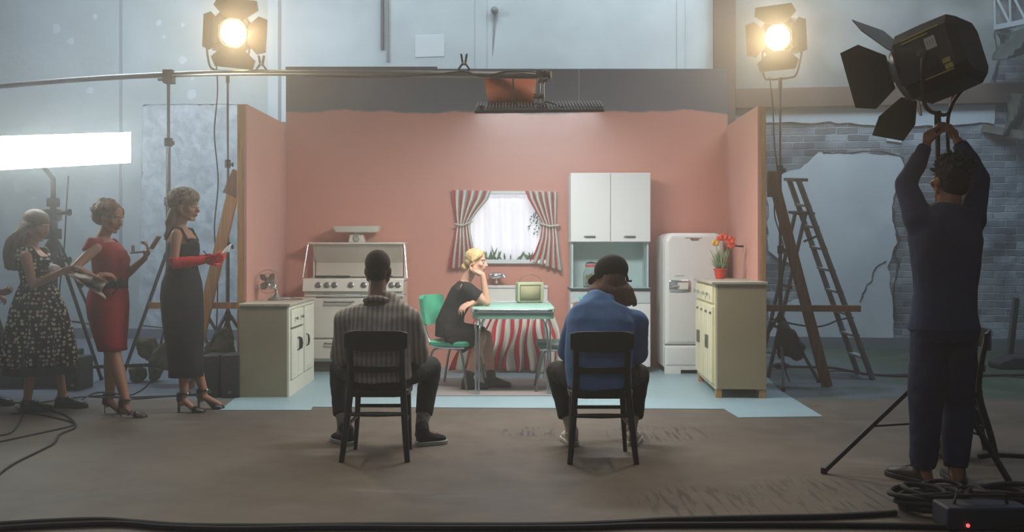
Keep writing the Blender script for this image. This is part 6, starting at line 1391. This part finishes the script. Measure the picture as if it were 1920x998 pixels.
wp_ = W(100, 505, D-.08); top('crumpled_tissue', MB().loft([[wp_+Vector((math.cos(a)*r*(1+.3*math.sin(3*a+z*90)), math.sin(a)*r*.6, z)) for a in [2*PI*j/14 for j in range(14)]] for z, r in ((-.02, .012), (-.005, .04), (.012, .045), (.03, .03), (.038, .01))]), mat('white_paper', '#dfe0dc'), 'crumpled white tissue held by the person in polka dots', 'tissue')

# E: person mostly outside the left edge
D = 6.95; hcE = W(-52, 404, D); fwE = (0.95, -.1, -.2); nbE = W(-62, 442, D)
ank = [W(-58, 748, D-.08), W(-20, 742, D+.08)]; toes = [W(-28, 766, D-.08), W(6, 762, D+.08)]
for q in toes: q.z = .03
TE_, secE = woman('person at the very left edge, only olive skirt and shiny shoe showing', D, hcE, fwE, (.1, 0, 1), nbE,
    [(-58, 600, .14, .12), (-58, 570, .15, .125), (-60, 548, .125, .105), (-60, 528, .110, .092), (-60, 506, .122, .105), (-62, 480, .138, .095), (-62, 460, .11, .06)],
    [W(-70, 466, D-.15), W(-60, 466, D+.14)], [W(-58, 528, D-.19), W(-50, 528, D+.16)], [W(-14, 545, D-.16), W(-16, 552, D+.02)],
    [W(-60, 575, D-.05), W(-58, 575, D+.05)], [W(-58, 662, D-.05), W(-38, 660, D+.05)], ank, toes, SK_M,
    hands=[((.9, .1, -.15), (0, .5, .6), -1, (.5, .8, .6)), ((.9, -.1, -.1), (0, -.3, -.7), 1, (.5, .8, .6))])
r_, f_, u_ = frame(fwE, (.1, 0, 1)); Rm = Matrix((r_, f_, u_)).transposed()
remeshed('hair', MB().ell(hcE+u_*0.045-f_*0.022, (.088, .100, .078), Rm).ell(hcE-f_*.055-u_*.02, (.085, .070, .085), Rm), mat('long_brown_hair', '#5d4331'), TE_, 0.008, 2)
M_ol = cloth('olive_mauve_skirt', '#4d4a3c', .3)
ds = MB(); spine(ds, [(a, b*1.04, c*1.05) for a, b, c in secE[1:-1]], (0, 1, 0)); remeshed('bodice', ds, cloth('rust_top', '#7a4a30'), TE_, 0.009, 3)
dress_loft('skirt', [(W(-60, 535, D), .10, .115, 0), (W(-58, 560, D), .16, .155, .03), (W(-54, 620, D), .21, .19, .07), (W(-52, 682, D), .25, .22, .09)], (1, 0, 0), M_ol, TE_, npl=11, n=132)
for k in range(2):
    a_ = ank[k]; sneaker(TE_, 'shoe', (a_.x-.05, a_.y, 0), (a_.x+.19, a_.y-.02, 0), a_, M_sh, M_rubber, False, .038)

# ---- lamp operator seen from behind, arms raised
D = 4.66
T7 = thing('person', 'standing person in dark long-sleeved top reaching up to the large black lamp', 'person', (W(1775, 0, D).x, D, 0))
hc7 = W(1780, 338, D+.02); fw7 = (-.22, .95, .16); nb7 = W(1778, 388, D)
bd = MB(); head(bd, hc7, fw7, (0, -.15, 1), .98); bd.cone(hc7+Vector((0, -.02, -.06)), nb7, .054, .06)
s7 = [(W(1770, 612, D), .158, .115), (W(1770, 585, D), .155, .11), (W(1771, 545, D), .150, .105), (W(1772, 500, D), .165, .11), (W(1772, 450, D), .180, .12), (W(1773, 410, D), .165, .10), (nb7, .08, .07)]
spine(bd, [(a, b*.9, c*.88) for a, b, c in s7], (1, 0, 0))
sL, sR = W(1722, 412, D), W(1822, 412, D); eL, eR = W(1699, 345, D+.10), W(1834, 335, D+.12); wL, wR = W(1737, 272, D+.20), W(1795, 264, D+.22)
limb(bd, sL, eL, wL, (.055, .048, .038, .036, .025)); limb(bd, sR, eR, wR, (.055, .048, .038, .036, .025))
hand(bd, wL, (.35, .30, .95), (.85, .2, -.2), -1, (.7, .8, .6)); hand(bd, wR, (-.42, .25, .95), (-.85, .2, -.2), 1, (.7, .8, .6))
hL, hR = W(1742, 625, D), W(1798, 625, D); kL, kR = W(1735, 760, D-.02), W(1795, 760, D+.03); aL, aR = W(1732, 872, D), W(1793, 872, D)
limb(bd, hL, kL, aL, (.085, .075, .056, .058, .036)); limb(bd, hR, kR, aR, (.085, .075, .056, .058, .036))
foot_flesh(bd, aL, Vector((aL.x-.03, aL.y+.06, .04))); foot_flesh(bd, aR, Vector((aR.x+.02, aR.y+.07, .04)))
remeshed('body', bd, skin('skin_warm', '#a06d4c'), T7, 0.006, 4); face_bits(T7, hc7, fw7, (0, -.15, 1), .98)
r_, f_, u_ = frame(fw7, (0, -.15, 1)); Rm = Matrix((r_, f_, u_)).transposed(); hr = MB().ell(hc7+u_*0.042-f_*0.03, (.086, .098, .086), Rm).ell(hc7-f_*.05-u_*.015, (.074, .06, .07), Rm)
random.seed(11)
for k in range(60):
    v = Vector((random.gauss(0, 1), random.gauss(0, 1), abs(random.gauss(0, 1)))).normalized(); q = hc7+u_*.045-f_*.035+Rm @ Vector((v.x*.082, v.y*.092, v.z*.088))
    if (q-hc7).dot(f_) > .05: continue
    hr.cone(q, q+Rm @ v*.018+Vector((random.uniform(-.012, .012), 0, .006)), .012, .006, 8)
remeshed('hair', hr, mat('tousled_black_hair', '#1d1c1d', 0.85, bump=0.6, bscale=70), T7, 0.006, 1)
M_top = cloth('navy_black_jersey', '#283450', 0.1, 5, .35, 9)
sh = MB(); spine(sh, [(W(1770, 622, D), .180, .135)]+[(a, b*1.02, c*1.05) for a, b, c in s7[1:-1]]+[(nb7+Vector((0, 0, .012)), .072, .07)], (1, 0, 0))
for s_, e_, w_ in ((sL, eL, wL), (sR, eR, wR)):
    sh.cone(s_, s_.lerp(e_, .5), .072, .064).cone(s_.lerp(e_, .5), e_, .064, .058).cone(s_, W(1772, 440, D)+Vector(((s_.x-T7.location.x)*.55, 0, 0)), .075, .10)
    sh.tube([e_, e_.lerp(w_, .5), e_.lerp(w_, .93)], [.056, .050, .040], 14)
remeshed('sweater', sh, M_top, T7, .009, 5, .008, 7)
tr = MB(); spine(tr, [(W(1770, 640, D), .165, .12), (W(1770, 615, D), .17, .125), (W(1770, 590, D), .155, .11)], (1, 0, 0))
for h_, k_, a_ in ((hL, kL, aL), (hR, kR, aR)):
    tr.cone(h_, h_.lerp(k_, .5), .096, .088).tube([h_.lerp(k_, .45), k_, k_.lerp(a_, .5), k_.lerp(a_, 1.04)], [.090, .080, .074, .062], 16)
remeshed('trousers', tr, cloth('dark_indigo_jeans', '#272d46', 0.15), T7, .009, 4, .010, 8)
M_bt = mat('dark_brown_boot', '#2c2421', 0.5)
sneaker(T7, 'boot', (aL.x+.02, aL.y-.03, 0), (aL.x-.10, aL.y+.20, 0), aL+Vector((0, 0, -.01)), M_bt, M_rubber); sneaker(T7, 'boot', (aR.x, aR.y-.03, 0), (aR.x+.06, aR.y+.22, 0), aR+Vector((0, 0, -.01)), M_bt, M_rubber)

T1.location.y += 0.07; T2.location.y += 0.06
# ---------------------------------------------------------------- theatrical haze filling the hall
hz = bpy.data.materials.new('haze'); hz.use_nodes = True; nt = hz.node_tree; nt.nodes.remove(nt.nodes['Principled BSDF'])
vs_ = nt.nodes.new('ShaderNodeVolumeScatter'); vs_.inputs['Density'].default_value = 0.041; vs_.inputs['Anisotropy'].default_value = 0.6
vs_.inputs['Color'].default_value = (1, 1, 1, 1)
nt.links.new(vs_.outputs[0], nt.nodes['Material Output'].inputs['Volume'])
ho = struct('haze', MB().prism([(-8.9, 5.65, -0.1), (8.3, 5.65, -0.1), (8.3, D0-SL*8.3-0.02, -0.1), (-8.9, D0+SL*8.9-0.02, -0.1)], (0, 0, 7.0)), hz, smooth=False); ho['kind'] = 'stuff'
hz2 = hz.copy(); hz2.name = 'thin_haze'; hz2.node_tree.nodes['Volume Scatter'].inputs['Density'].default_value = 0.02
ho2 = struct('haze', MB().bb(-8.9, 8.9, -0.9, 5.6499, -0.1, 6.9), hz2, smooth=False); ho2['kind'] = 'stuff'
